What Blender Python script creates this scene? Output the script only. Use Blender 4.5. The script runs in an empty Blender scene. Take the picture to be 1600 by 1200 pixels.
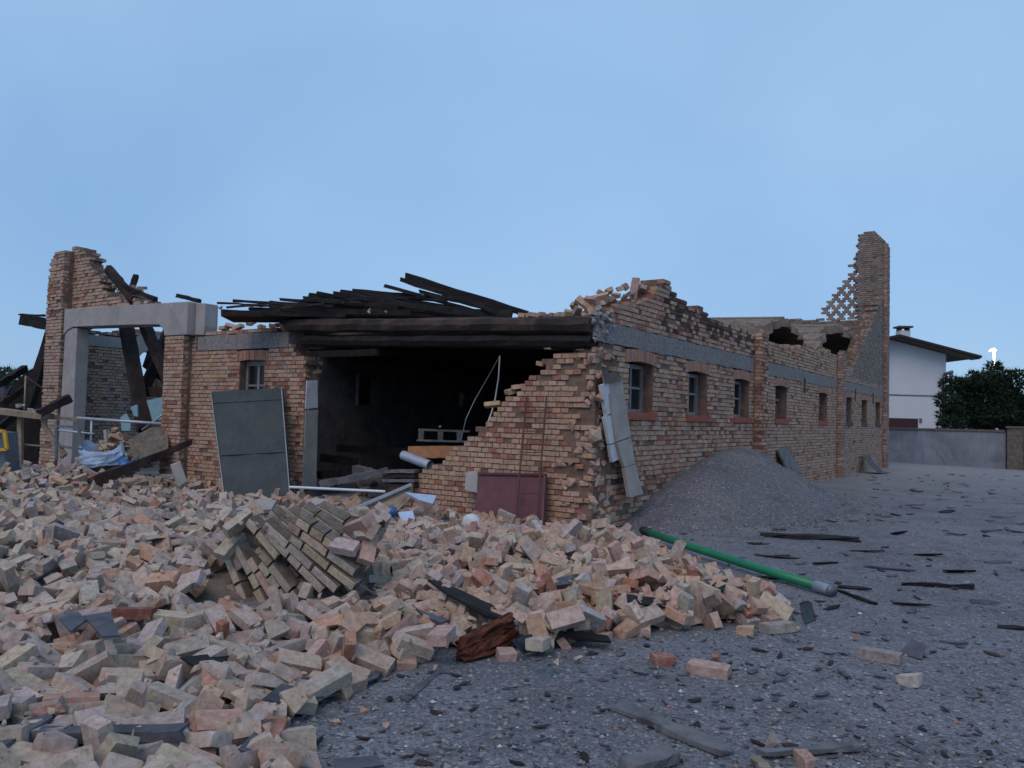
import bpy, bmesh, math, random
import numpy as np
from mathutils import Vector, Matrix, Euler

# ---------------------------------------------------------------- camera, sky, sun, exposure
scene = bpy.context.scene
COL = scene.collection
rad = math.radians
FPX = 1250.0                                    # focal length in photo pixels (1600 wide)
PITCH = math.atan(51.8 / FPX); ROLL = math.atan(.026)
cam_f = Vector((0, math.cos(PITCH), math.sin(PITCH)))
_u0 = Vector((0, -math.sin(PITCH), math.cos(PITCH))); _r0 = Vector((1, 0, 0))
cam_r = _r0 * math.cos(ROLL) + _u0 * math.sin(ROLL)
cam_u = _u0 * math.cos(ROLL) - _r0 * math.sin(ROLL)
EYE = Vector((0, 0, 1.5))
cd = bpy.data.cameras.new('camera'); cam = bpy.data.objects.new('camera', cd); COL.objects.link(cam)
cam.matrix_world = Matrix(((cam_r.x, cam_u.x, -cam_f.x, EYE.x), (cam_r.y, cam_u.y, -cam_f.y, EYE.y),
                           (cam_r.z, cam_u.z, -cam_f.z, EYE.z), (0, 0, 0, 1)))
cd.sensor_width = 36; cd.lens = 36 * FPX / 1600; cd.clip_start = .05; cd.clip_end = 2000
scene.camera = cam

SUN_EL, SUN_AZ = rad(50), rad(205)              # azimuth clockwise from +Y: behind the camera, a little left
world = bpy.data.worlds.new('World'); scene.world = world; world.use_nodes = True
wn = world.node_tree.nodes; wl = world.node_tree.links; wn.clear()
sky = wn.new('ShaderNodeTexSky'); sky.sky_type = 'NISHITA'; sky.sun_disc = False
sky.sun_elevation = SUN_EL; sky.sun_rotation = SUN_AZ; sky.air_density = 1.0; sky.dust_density = .6; sky.ozone_density = 2.2
tint = wn.new('ShaderNodeMixRGB'); tint.blend_type = 'MULTIPLY'; tint.inputs[0].default_value = 1; tint.inputs[2].default_value = (1, 1, 1, 1)
veil = wn.new('ShaderNodeMixRGB'); veil.blend_type = 'MIX'                 # thin high cloud over the whole sky
veil.inputs[2].default_value = (2.45, 4.25, 7.1, 1)
wtc = wn.new('ShaderNodeTexCoord'); wno = wn.new('ShaderNodeTexNoise'); wmr = wn.new('ShaderNodeMapRange')
wno.inputs['Scale'].default_value = 1.6; wno.inputs['Detail'].default_value = 5; wno.inputs['Roughness'].default_value = .55
wmr.inputs['From Min'].default_value = .3; wmr.inputs['From Max'].default_value = .72
wmr.inputs['To Min'].default_value = .74; wmr.inputs['To Max'].default_value = .93
wl.new(wtc.outputs['Generated'], wno.inputs['Vector']); wl.new(wno.outputs['Fac'], wmr.inputs['Value'])
wl.new(wmr.outputs['Result'], veil.inputs[0])
wn2 = wn.new('ShaderNodeTexNoise'); wn2.inputs['Scale'].default_value = 1.15; wn2.inputs['Detail'].default_value = 4; wn2.inputs['Roughness'].default_value = .5; wn2.inputs['Distortion'].default_value = .6
wm2 = wn.new('ShaderNodeMapRange'); wm2.inputs['From Min'].default_value = .32; wm2.inputs['From Max'].default_value = .68; wl.new(wtc.outputs['Generated'], wn2.inputs['Vector']); wl.new(wn2.outputs['Fac'], wm2.inputs['Value'])
cloud = wn.new('ShaderNodeMixRGB'); cloud.inputs[1].default_value = (1.85, 3.55, 6.2, 1); cloud.inputs[2].default_value = (3.0, 4.82, 7.25, 1)   # uneven thin cloud
wl.new(wm2.outputs['Result'], cloud.inputs[0]); wl.new(cloud.outputs[0], veil.inputs[2])
bg = wn.new('ShaderNodeBackground'); bg.inputs[1].default_value = .12
wo = wn.new('ShaderNodeOutputWorld')
wl.new(sky.outputs[0], tint.inputs[1]); wl.new(tint.outputs[0], veil.inputs[1]); wl.new(veil.outputs[0], bg.inputs[0]); wl.new(bg.outputs[0], wo.inputs[0])
sd = bpy.data.lights.new('sun', 'SUN'); sun = bpy.data.objects.new('sun', sd); COL.objects.link(sun)
sd.energy = 1.15; sd.angle = rad(38); sd.color = (1, .78, .63)
sdir = Vector((math.sin(SUN_AZ) * math.cos(SUN_EL), math.cos(SUN_AZ) * math.cos(SUN_EL), math.sin(SUN_EL)))
sun.rotation_euler = sdir.to_track_quat('Z', 'Y').to_euler(); sun.location = sdir * 60
scene.view_settings.view_transform = 'Standard'; scene.view_settings.look = 'None'
scene.view_settings.gamma = 1; scene.view_settings.exposure = 0.0; scene.view_settings.use_curve_mapping = False

# ---------------------------------------------------------------- helpers
rng = random.Random(7); nr = np.random.default_rng(11)
def ray(x, y): return cam_f + cam_r * ((x - 800) / FPX) - cam_u * ((y - 600) / FPX)
def P(x, y, Y): d = ray(x, y); return EYE + d * (Y / d.y)                      # a point of the place at distance Y
def G(x, y, z=0.0): d = ray(x, y); return EYE + d * ((z - EYE.z) / d.z)         # ... on the ground
CORNER = Vector((1.11, 10.7, 0)); AX = Vector((.558, .830, 0)).normalized(); BX = Vector((-AX.y, AX.x, 0))
BROT = math.atan2(AX.y, AX.x)
def L(t, s, z): return CORNER + AX * t + BX * s + Vector((0, 0, z))             # building frame -> world
def toL(p): q = Vector(p) - CORNER; return Vector((q.dot(AX), q.dot(BX), q.z))
def plane_pt(x, y, p0, n): d = ray(x, y); return EYE + d * ((p0 - EYE).dot(n) / d.dot(n))
def F_(x, y, off=0.0): return plane_pt(x, y, L(off, 0, 0), AX)                  # point on the front wall plane
def S_(x, y, off=0.0): return plane_pt(x, y, L(0, off, 0), BX)                  # point on the side wall plane

def vnoise(x, y, seed=0):                                                       # smooth value noise, vectorised
    x = np.asarray(x, float); y = np.asarray(y, float)
    xi = np.floor(x).astype(int); yi = np.floor(y).astype(int); xf = x - xi; yf = y - yi
    u = xf * xf * (3 - 2 * xf); v = yf * yf * (3 - 2 * yf)
    def h(a, b):
        n = (a * 374761393 + b * 668265263 + seed * 982451653) & 0x7fffffff
        n = ((n ^ (n >> 13)) * 1274126177) & 0x7fffffff
        return ((n ^ (n >> 16)) & 0xffff) / 65535.0
    return (h(xi, yi) * (1 - u) + h(xi + 1, yi) * u) * (1 - v) + (h(xi, yi + 1) * (1 - u) + h(xi + 1, yi + 1) * u) * v

BOXF = [(0, 3, 2, 1), (4, 5, 6, 7), (0, 1, 5, 4), (1, 2, 6, 5), (2, 3, 7, 6), (3, 0, 4, 7)]
class MB:
    def __init__(self): self.v = []; self.f = []; self.c = []
    def raw(self, vs, fs, col=(1, 1, 1)):
        o = len(self.v); self.v += [tuple(q) for q in vs]; self.f += [tuple(i + o for i in q) for q in fs]; self.c += [col] * len(vs)
    def box(self, a, b, col=(1, 1, 1), j=0.0):
        vs = [(a[0], a[1], a[2]), (b[0], a[1], a[2]), (b[0], b[1], a[2]), (a[0], b[1], a[2]),
              (a[0], a[1], b[2]), (b[0], a[1], b[2]), (b[0], b[1], b[2]), (a[0], b[1], b[2])]
        if j: vs = [tuple(q + rng.uniform(-j, j) for q in p) for p in vs]
        self.raw(vs, BOXF, col)
    def obox(self, c, ex, ey, ez, col=(1, 1, 1), j=0.0):                        # oriented box, half-axis vectors
        c, ex, ey, ez = Vector(c), Vector(ex), Vector(ey), Vector(ez)
        vs = [c + ex * sx + ey * sy + ez * sz for sz in (-1, 1) for sx, sy in ((-1, -1), (1, -1), (1, 1), (-1, 1))]
        if j: vs = [p + Vector([rng.uniform(-j, j) for _ in range(3)]) for p in vs]
        self.raw(vs, BOXF, col)
    def beam(self, p0, p1, w, h, up=(0, 0, 1), rough=0.0, seg=1, col=(1, 1, 1), taper=1.0, n=4):
        p0, p1 = Vector(p0), Vector(p1); d = (p1 - p0).normalized(); up = Vector(up)
        if abs(d.dot(up)) > .97: up = Vector((1, 0, 0))
        sx = d.cross(up).normalized(); sz = sx.cross(d).normalized()
        vs = []; fs = []
        prof = [(-.5, -.5), (.5, -.5), (.5, .5), (-.5, .5)] if n == 4 else [(.5 * math.cos(2 * math.pi * k / n), .5 * math.sin(2 * math.pi * k / n)) for k in range(n)]
        for i in range(seg + 1):
            q = i / seg; k = 1 + (taper - 1) * q
            for (a, b) in prof:
                r1 = rng.uniform(-rough, rough); r2 = rng.uniform(-rough, rough); r3 = rng.uniform(-rough, rough) * (2.5 if i in (0, seg) else 1)
                vs.append(p0.lerp(p1, q) + sx * (a * w * k + r1) + sz * (b * h * k + r2) + d * r3)
        for i in range(seg):
            for k in range(n): fs.append((i * n + k, i * n + (k + 1) % n, (i + 1) * n + (k + 1) % n, (i + 1) * n + k))
        fs.append(tuple(reversed(range(n)))); fs.append(tuple(seg * n + k for k in range(n)))
        self.raw(vs, fs, col)
    def tube(self, pts, r, n=8, col=(1, 1, 1), cap=True):
        pts = [Vector(p) for p in pts]; vs = []; fs = []
        for i, p in enumerate(pts):
            d = (pts[min(i + 1, len(pts) - 1)] - pts[max(i - 1, 0)]).normalized()
            a = d.orthogonal().normalized() if i == 0 else (a - d * a.dot(d)).normalized()
            b = d.cross(a)
            rr = r[i] if isinstance(r, (list, tuple)) else r
            vs += [p + (a * math.cos(2 * math.pi * k / n) + b * math.sin(2 * math.pi * k / n)) * rr for k in range(n)]
        for i in range(len(pts) - 1):
            for k in range(n): fs.append((i * n + k, i * n + (k + 1) % n, (i + 1) * n + (k + 1) % n, (i + 1) * n + k))
        if cap: fs.append(tuple(reversed(range(n)))); fs.append(tuple((len(pts) - 1) * n + k for k in range(n)))
        self.raw(vs, fs, col)
    def slab(self, poly, thick, col=(1, 1, 1)):                                 # polygon (world points) extruded by vector
        poly = [Vector(p) for p in poly]; t = Vector(thick); n = len(poly)
        vs = poly + [p + t for p in poly]
        fs = [tuple(range(n)), tuple(reversed(range(n, 2 * n)))] + [(k, k + n, (k + 1) % n + n, (k + 1) % n) for k in range(n)]
        self.raw(vs, fs, col)
    def hull(self, pts, col=(1, 1, 1)):
        v, f = hull_data(pts); self.raw(v, f, col)
    def mesh(self, name, smooth=False):
        me = bpy.data.meshes.new(name); me.from_pydata(self.v, [], self.f)
        at = me.attributes.new('col', 'FLOAT_COLOR', 'POINT')
        c = np.ones((len(self.v), 4), np.float32); c[:, :3] = np.array(self.c, np.float32).reshape(-1, 3); at.data.foreach_set('color', c.ravel())
        bm = bmesh.new(); bm.from_mesh(me); bmesh.ops.recalc_face_normals(bm, faces=bm.faces)
        for f in bm.faces: f.smooth = smooth
        bm.to_mesh(me); bm.free()
        return me
    def build(self, name, mat, parent=None, smooth=False):
        me = self.mesh(name, smooth); me.materials.append(mat)
        return link(name, me, parent)
def link(name, me, parent=None):
    o = bpy.data.objects.new(name, me); COL.objects.link(o)
    if parent is not None: o.parent = parent
    return o
def hull_data(pts):
    bm = bmesh.new()
    for p in pts: bm.verts.new(p)
    r = bmesh.ops.convex_hull(bm, input=bm.verts)
    bmesh.ops.delete(bm, geom=[v for v in bm.verts if not v.link_faces], context='VERTS')
    bmesh.ops.dissolve_limit(bm, angle_limit=rad(2), verts=bm.verts, edges=bm.edges)
    bm.verts.index_update(); v = [tuple(q.co) for q in bm.verts]; f = [tuple(q.index for q in fc.verts) for fc in bm.faces]; bm.free()
    return v, f
def tag(o, label, cat, group=None, kind=None):
    o['label'] = label; o['category'] = cat
    if group: o['group'] = group
    o['kind'] = kind or 'thing'
    return o
def empty(name, loc=(0, 0, 0), rz=0):
    o = bpy.data.objects.new(name, None); o.empty_display_size = .2; COL.objects.link(o); o.location = loc; o.rotation_euler = (0, 0, rz); return o
def thing(name, loc, label, cat, group=None): return tag(empty(name, loc), label, cat, group)
def put(mb, name, mat, root, smooth=False):                                     # world-space builder as a part under a root empty
    o = mb.build(name, mat, root, smooth); o.matrix_parent_inverse = Matrix.Translation(-Vector(root.location)); return o
def solo(mb, name, mat, label, cat, group=None, smooth=False, kind=None):       # world-space builder -> thing with origin at its base
    v = np.array(mb.v); c = Vector(((v[:, 0].min() + v[:, 0].max()) / 2, (v[:, 1].min() + v[:, 1].max()) / 2, v[:, 2].min()))
    mb.v = [tuple(Vector(q) - c) for q in mb.v]; o = mb.build(name, mat, None, smooth); o.location = c
    return tag(o, label, cat, group, kind)

# ---------------------------------------------------------------- materials
def nmat(name):
    m = bpy.data.materials.new(name); m.use_nodes = True; nt = m.node_tree; b = nt.nodes['Principled BSDF']; return m, nt, b
def N(nt, typ, **kw):
    n = nt.nodes.new(typ)
    for k, v in kw.items():
        if k in n.inputs: n.inputs[k].default_value = v
        else: setattr(n, k, v)
    return n
def coords(nt, kind='pos'):
    if kind == 'pos': return N(nt, 'ShaderNodeNewGeometry').outputs['Position']
    return N(nt, 'ShaderNodeTexCoord').outputs['Object']
def noise(nt, co, scale, detail=6, rough=.6, dist=0.0):
    n = N(nt, 'ShaderNodeTexNoise', Scale=scale, Detail=detail, Roughness=rough, Distortion=dist); nt.links.new(co, n.inputs['Vector']); return n.outputs['Fac']
def mrange(nt, v, a, b, c=0.0, d=1.0):
    n = N(nt, 'ShaderNodeMapRange'); n.inputs[1].default_value = a; n.inputs[2].default_value = b; n.inputs[3].default_value = c; n.inputs[4].default_value = d
    nt.links.new(v, n.inputs[0]); return n.outputs[0]
def mix(nt, fac, a, b, blend='MIX'):
    n = N(nt, 'ShaderNodeMixRGB', blend_type=blend)
    for i, s in ((0, fac), (1, a), (2, b)):
        if isinstance(s, (int, float)): n.inputs[i].default_value = s
        elif isinstance(s, tuple): n.inputs[i].default_value = (*s[:3], 1)
        else: nt.links.new(s, n.inputs[i])
    return n.outputs[0]
def bump(nt, b, h, strength, dist=.01, chain=None):
    n = N(nt, 'ShaderNodeBump', Strength=strength, Distance=dist); nt.links.new(h, n.inputs['Height'])
    if chain is not None: nt.links.new(chain, n.inputs['Normal'])
    nt.links.new(n.outputs[0], b.inputs['Normal']); return n.outputs[0]
def basic(name, col, rough=.8, var=.35, scale=6, spec=.3, bstr=.3, bscale=40, metal=0.0, co='pos', stain=None, streak=None, sfac=(.5, .7)):
    m, nt, b = nmat(name); c = coords(nt, co)
    n1 = noise(nt, c, scale, 8, .65); k = mrange(nt, n1, .3, .7, 1 - var, 1 + var * .6)
    base = mix(nt, 1.0, col, k, 'MULTIPLY')
    if stain is not None: base = mix(nt, mrange(nt, noise(nt, c, scale * .45, 6, .7, .6), sfac[0], sfac[1]), base, stain)
    if streak is not None:
        mp = N(nt, 'ShaderNodeMapping'); mp.inputs['Scale'].default_value = (9, 9, .7); nt.links.new(c, mp.inputs[0])
        base = mix(nt, mrange(nt, noise(nt, mp.outputs[0], 1.6, 6, .7), .5, .72, 0, .8), base, streak)
    nt.links.new(base, b.inputs['Base Color']); b.inputs['Roughness'].default_value = rough
    b.inputs['Specular IOR Level'].default_value = spec; b.inputs['Metallic'].default_value = metal
    if bstr: bump(nt, b, noise(nt, c, bscale, 6, .7), bstr, .006)
    return m
def brick_material(name, src, dust=.35, lo=.66, hi=1.25):
    m, nt, b = nmat(name); c = coords(nt)
    if src == 'attr': base = N(nt, 'ShaderNodeAttribute', attribute_name='col').outputs['Color']
    else: base = N(nt, 'ShaderNodeObjectInfo').outputs['Color']
    base = mix(nt, 1.0, base, mrange(nt, noise(nt, c, 22, 8, .7), .3, .7, lo, hi), 'MULTIPLY')
    base = mix(nt, mrange(nt, noise(nt, c, 11, 8, .72, .4), .53, .68, 0, dust), base, (.43, .37, .33))        # mortar and dust smears
    base = mix(nt, mrange(nt, noise(nt, c, 60, 3, .5), .62, .72, 0, .5), base, (.12, .075, .06))               # pits
    nt.links.new(base, b.inputs['Base Color']); b.inputs['Roughness'].default_value = .92; b.inputs['Specular IOR Level'].default_value = .2
    b1 = bump(nt, b, noise(nt, c, 30, 8, .75), .55, .012); bump(nt, b, noise(nt, c, 140, 3, .6), .35, .004, b1)
    return m
M = {}
M['brick_a'] = brick_material('brick_masonry', 'attr', .18)
M['brick_o'] = brick_material('brick_single', 'obj', .18)
M['rub_a'] = brick_material('rubble_brick', 'attr', .55, .6, 1.3)
M['rub_o'] = brick_material('rubble_brick_single', 'obj', .55, .6, 1.3)
M['mortar'] = basic('old_mortar', (.19, .125, .095), .95, .4, 9, .1, .8, 45, stain=(.25, .18, .14))
M['concrete'] = basic('rough_concrete', (.28, .25, .238), .92, .6, 34, .2, 1.0, 45, stain=(.16, .14, .13))
M['plaster'] = basic('grey_render', (.375, .342, .322), .9, .16, 3.5, .2, .25, 30, stain=(.26, .24, .25), streak=(.27, .25, .26))
M['lime'] = basic('pale_render', (.62, .61, .62), .9, .15, 6, .2, .3, 30, stain=(.45, .42, .4))
M['char'] = basic('charred_wood', (.016, .0135, .0145), .8, .5, 9, .25, 1.0, 35, stain=(.035, .027, .025))
M['charbrown'] = basic('scorched_wood', (.058, .034, .028), .85, .5, 5, .2, 1.0, 30, stain=(.022, .018, .019), sfac=(.4, .62))
M['beam'] = basic('scorched_beam', (.085, .056, .046), .85, .5, 4, .2, 1.0, 30, stain=(.03, .024, .024), sfac=(.42, .6))
M['casing'] = basic('cracked_casing', (.40, .345, .30), .9, .2, 4, .2, .4, 30, stain=(.30, .26, .225))
M['vault'] = basic('vault_mortar', (.235, .185, .15), .95, .45, 5, .1, 1.0, 25, stain=(.15, .115, .095))
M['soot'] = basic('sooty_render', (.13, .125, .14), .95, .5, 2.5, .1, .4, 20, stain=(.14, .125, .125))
M['wood'] = basic('weathered_wood', (.30, .235, .17), .85, .3, 9, .2, .6, 40, stain=(.16, .12, .09))
M['wood_orange'] = basic('fresh_wood', (.46, .22, .11), .8, .3, 6, .2, .4, 40, stain=(.3, .15, .09))
M['greywood'] = basic('grey_board', (.16, .155, .16), .85, .35, 8, .2, .7, 40, stain=(.07, .065, .07))
M['slate'] = basic('fibre_cement', (.10, .10, .115), .8, .4, 9, .3, .5, 40, stain=(.045, .045, .05))
M['green_metal'] = basic('green_painted_sheet', (.046, .060, .066), .65, .3, 3, .3, .25, 12, stain=(.062, .064, .06), streak=(.03, .037, .04))
M['red_metal'] = basic('dark_red_sheet', (.135, .045, .055), .55, .25, 5, .4, .25, 25, stain=(.08, .035, .04), streak=(.17, .06, .06))
M['rust'] = basic('rusty_iron', (.15, .062, .048), .8, .35, 12, .3, .5, 60)
M['galv'] = basic('galvanised_metal', (.45, .48, .52), .45, .2, 8, .5, .1, 30, metal=.3)
M['steel'] = basic('dull_steel', (.16, .18, .21), .5, .25, 8, .5, .2, 30, metal=.5)
M['green_pipe'] = basic('green_plastic', (.012, .20, .085), .42, .18, 5, .5, .08, 20, stain=(.03, .15, .08), sfac=(.55, .75))
M['black'] = basic('black_rubber', (.018, .018, .022), .6, .2, 8, .4, .1, 30)
M['white_paint'] = basic('white_painted_wood', (.25, .24, .232), .7, .2, 10, .3, .2, 40, stain=(.19, .175, .165))
M['white_plastic'] = basic('white_plastic', (.70, .72, .76), .5, .12, 5, .4, .1, 20)
M['tarp'] = basic('pale_blue_sack', (.42, .52, .68), .6, .2, 6, .3, .3, 25)
M['blue'] = basic('blue_plastic', (.03, .16, .45), .45, .15, 5, .5, .1, 20)
M['cyan'] = basic('pale_cyan_board', (.24, .42, .48), .6, .15, 4, .4, .1, 20)
M['yellow'] = basic('yellow_paint', (.62, .36, .03), .5, .15, 6, .4, .1, 20)
M['sill'] = basic('red_sill_brick', (.34, .095, .06), .8, .3, 14, .3, .5, 50)
M['dust'] = basic('mortar_dust', (.185, .152, .125), .97, .45, 9, .1, 1.0, 38, stain=(.095, .08, .07))  # dust tone darkened so the gaps between bricks look deeply shaded
M['house_wall'] = basic('white_house_render', (.58, .58, .60), .9, .06, .8, .2, .15, 12)
M['roof_dark'] = basic('dark_roof_tile', (.045, .035, .035), .8, .3, 4, .2, .4, 12)
M['soffit'] = basic('brown_soffit', (.11, .075, .055), .8, .2, 4, .2, .2, 12)
M['shutter'] = basic('brown_garage_window', (.05, .022, .022), .6, .2, 5, .3, .1, 20)
M['fence'] = basic('stained_concrete_wall', (.26, .275, .32), .92, .28, 1.1, .2, .5, 14, stain=(.14, .15, .175), streak=(.17, .18, .20), sfac=(.45, .66))
M['cap'] = basic('wall_coping', (.17, .13, .12), .9, .3, 5, .2, .5, 20)
M['bark'] = basic('bark', (.07, .05, .04), .9, .3, 12, .1, .8, 30)

M['stump'] = basic('burnt_reddish_wood', (.13, .042, .022), .85, .5, 9, .2, 1.0, 30, stain=(.05, .02, .015))
def chip_material():
    m, nt, b = nmat('chips'); a = N(nt, 'ShaderNodeAttribute', attribute_name='col').outputs['Color']
    nt.links.new(a, b.inputs['Base Color']); b.inputs['Roughness'].default_value = .85; b.inputs['Specular IOR Level'].default_value = .25
    return m
M['chip'] = chip_material()
def leaf_material():
    m, nt, b = nmat('conifer_foliage'); a = N(nt, 'ShaderNodeAttribute', attribute_name='col').outputs['Color']
    nt.links.new(a, b.inputs['Base Color']); b.inputs['Roughness'].default_value = .7; b.inputs['Specular IOR Level'].default_value = .25
    return m
M['leaf'] = leaf_material()
def glass_material():
    m, nt, b = nmat('window_glass'); b.inputs['Base Color'].default_value = (.02, .025, .03, 1); b.inputs['Roughness'].default_value = .12
    b.inputs['Specular IOR Level'].default_value = .35; b.inputs['Alpha'].default_value = .35; return m
M['glass'] = glass_material()
def lamp_material():
    m, nt, b = nmat('lamp_light'); b.inputs['Emission Color'].default_value = (1, .84, .58, 1); b.inputs['Emission Strength'].default_value = 2.4; return m
M['lamp'] = lamp_material()
def gravel_material(name, c0, c1, c2, pale=.0):
    m, nt, b = nmat(name); c = coords(nt)
    base = mix(nt, mrange(nt, noise(nt, c, 1.1, 6, .62, .4), .36, .66), c0, c1)
    base = mix(nt, mrange(nt, noise(nt, c, .33, 4, .6), .45, .7, 0, .75), base, c2)
    vo = N(nt, 'ShaderNodeTexVoronoi', Scale=46.0); nt.links.new(c, vo.inputs['Vector'])
    base = mix(nt, 1.0, base, mrange(nt, noise(nt, c, 55, 4, .7), .3, .7, .55, 1.4), 'MULTIPLY')
    sep = N(nt, 'ShaderNodeSeparateColor'); nt.links.new(vo.outputs['Color'], sep.inputs[0])
    base = mix(nt, mrange(nt, sep.outputs[0], .84, .97, 0, .55), base, (.40, .395, .41))
    base = mix(nt, mrange(nt, sep.outputs[1], .78, .93, 0, .55), base, (.07, .07, .08))
    base = mix(nt, mrange(nt, noise(nt, c, 1.9, 7, .7, .8), .52, .66, 0, .55), base, (.085, .083, .09))
    if pale:                                   # dusty, compacted lane along the boundary wall
        sp = N(nt, 'ShaderNodeSeparateXYZ'); nt.links.new(c, sp.inputs[0]); base = mix(nt, mrange(nt, sp.outputs[1], 17, 27, 0, pale), base, (.31, .306, .31))
    nt.links.new(base, b.inputs['Base Color']); b.inputs['Roughness'].default_value = .95; b.inputs['Specular IOR Level'].default_value = .15
    inv = mrange(nt, vo.outputs['Distance'], 0, .6, 1, 0)
    b1 = bump(nt, b, inv, .8, .012); b2 = bump(nt, b, noise(nt, c, 9, 8, .7), .7, .05, b1)
    return m
M['gravel'] = gravel_material('crushed_stone_yard', (.178, .177, .193), (.236, .235, .252), (.14, .138, .148), .7)
M['gravel_heap'] = gravel_material('crushed_stone_heap', (.135, .131, .142), (.178, .172, .183), (.15, .146, .157))

# ---------------------------------------------------------------- ground, gravel heap
def ground_h(x, y):
    return (vnoise(x * .7, y * .7, 3) - .5) * .05 + (vnoise(x * 2.6, y * 2.6, 4) - .5) * .025 + (vnoise(x * 7, y * 7, 5) - .5) * .012
def grid_mesh(name, xs, ys, hf, mat):
    X, Y = np.meshgrid(xs, ys); Z = hf(X, Y); nx, ny = len(xs), len(ys)
    v = np.stack([X.ravel(), Y.ravel(), Z.ravel()], 1)
    i = np.arange(nx * ny).reshape(ny, nx); f = np.stack([i[:-1, :-1].ravel(), i[:-1, 1:].ravel(), i[1:, 1:].ravel(), i[1:, :-1].ravel()], 1)
    me = bpy.data.meshes.new(name); me.from_pydata(v.tolist(), [], f.tolist()); me.materials.append(mat)
    me.polygons.foreach_set('use_smooth', [True] * len(me.polygons)); return link(name, me)
def dense(a, b, c, d, st): return np.unique(np.concatenate([np.linspace(-700, a, 14), np.arange(a, b, 1.0), np.arange(b, c, st), np.arange(c, d, 1.0), np.linspace(d, 900, 14)]))
g = grid_mesh('ground', dense(-30, -6, 9, 40, .07), dense(-20, 1.5, 16, 60, .07), lambda X, Y: ground_h(X, Y) * np.clip((40 - np.hypot(X, Y)) / 20, 0, 1), M['gravel'])
g['kind'] = 'structure'; g['label'] = 'blue grey crushed stone yard strewn with charred chips'
def r0(a, b): return np.sqrt(a * a + b * b)
def heap_local(t, s):
    a = (t - 5.1) / np.where(t < 5.1, 4.6, 3.7); b = (s + .15) / np.where(s < -.15, 2.2, 1.2)
    r = np.sqrt(a * a + b * b) * (1 + (vnoise(np.arctan2(a, b) * 2.2 + 9, r0(a, b) * 1.5, 61) - .5) * .22); h = 1.20 * np.clip(1 - r, 0, 1) ** 1.02
    h = h - .10 * np.exp(-(r / .13) ** 2)
    return h + np.where(h > .02, (vnoise(t * 1.7, s * 1.7, 9) - .5) * .16 + (vnoise(t * 5, s * 5, 8) - .5) * .05, 0)
def heap_h(X, Y):
    t = (X - CORNER.x) * AX.x + (Y - CORNER.y) * AX.y; s = (X - CORNER.x) * BX.x + (Y - CORNER.y) * BX.y
    return heap_local(t, s)
tt, ss = np.arange(.2, 9.3, .06), np.arange(-2.7, .02, .06)
T_, S2 = np.meshgrid(tt, ss); H_ = heap_local(T_, S2)
v = [tuple(L(a, b, h - (.05 if h < .02 else -.004) + float(ground_h(L(a, b, 0).x, L(a, b, 0).y)))) for a, b, h in zip(T_.ravel(), S2.ravel(), H_.ravel())]
i = np.arange(len(v)).reshape(T_.shape); f = np.stack([i[:-1, :-1].ravel(), i[:-1, 1:].ravel(), i[1:, 1:].ravel(), i[1:, :-1].ravel()], 1)
me = bpy.data.meshes.new('gravel_heap'); me.from_pydata(v, [], f.tolist()); me.materials.append(M['gravel_heap']); me.polygons.foreach_set('use_smooth', [True] * len(me.polygons))
tag(link('gravel_heap', me), 'heap of fine grey gravel tipped against the long brick wall', 'gravel heap', kind='stuff')

# ---------------------------------------------------------------- the ruined building
root = empty('ruined_brick_barn', CORNER, BROT)
tag(root, 'long ruined brick barn with collapsed burnt roof and broken gable walls', 'building')
PITCHZ, BH, HW = .075, .063, .132
BR = []                                        # every brick of the masonry: (a, b, colour, jitter) in the building frame
def vary(c, k=.13):
    q = 1 + rng.uniform(-k, k); return (max(0, c[0] * q), max(0, c[1] * q * (1 + rng.uniform(-.05, .05))), max(0, c[2] * q * (1 + rng.uniform(-.08, .08))))
BUFF, PINK, RED, DRED, GREY, SOOTC = (.475, .32, .222), (.445, .265, .185), (.34, .15, .105), (.20, .075, .06), (.41, .302, .245), (.055, .048, .046)
def pick(*ws):
    r = rng.random() * sum(w for _, w in ws)
    for c, w in ws:
        r -= w
        if r <= 0: return c
    return ws[-1][0]
def lerp3(a, b, k): return tuple(x * (1 - k) + y * k for x, y in zip(a, b))
def emit(axis, s0, s1, d0, d1, z0, z1, col, j):
    a, b = ((s0, d0, z0), (s1, d1, z1)) if axis == 'x' else ((d0, s0, z0), (d1, s1, z1))
    BR.append((a, b, col, j))
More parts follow.
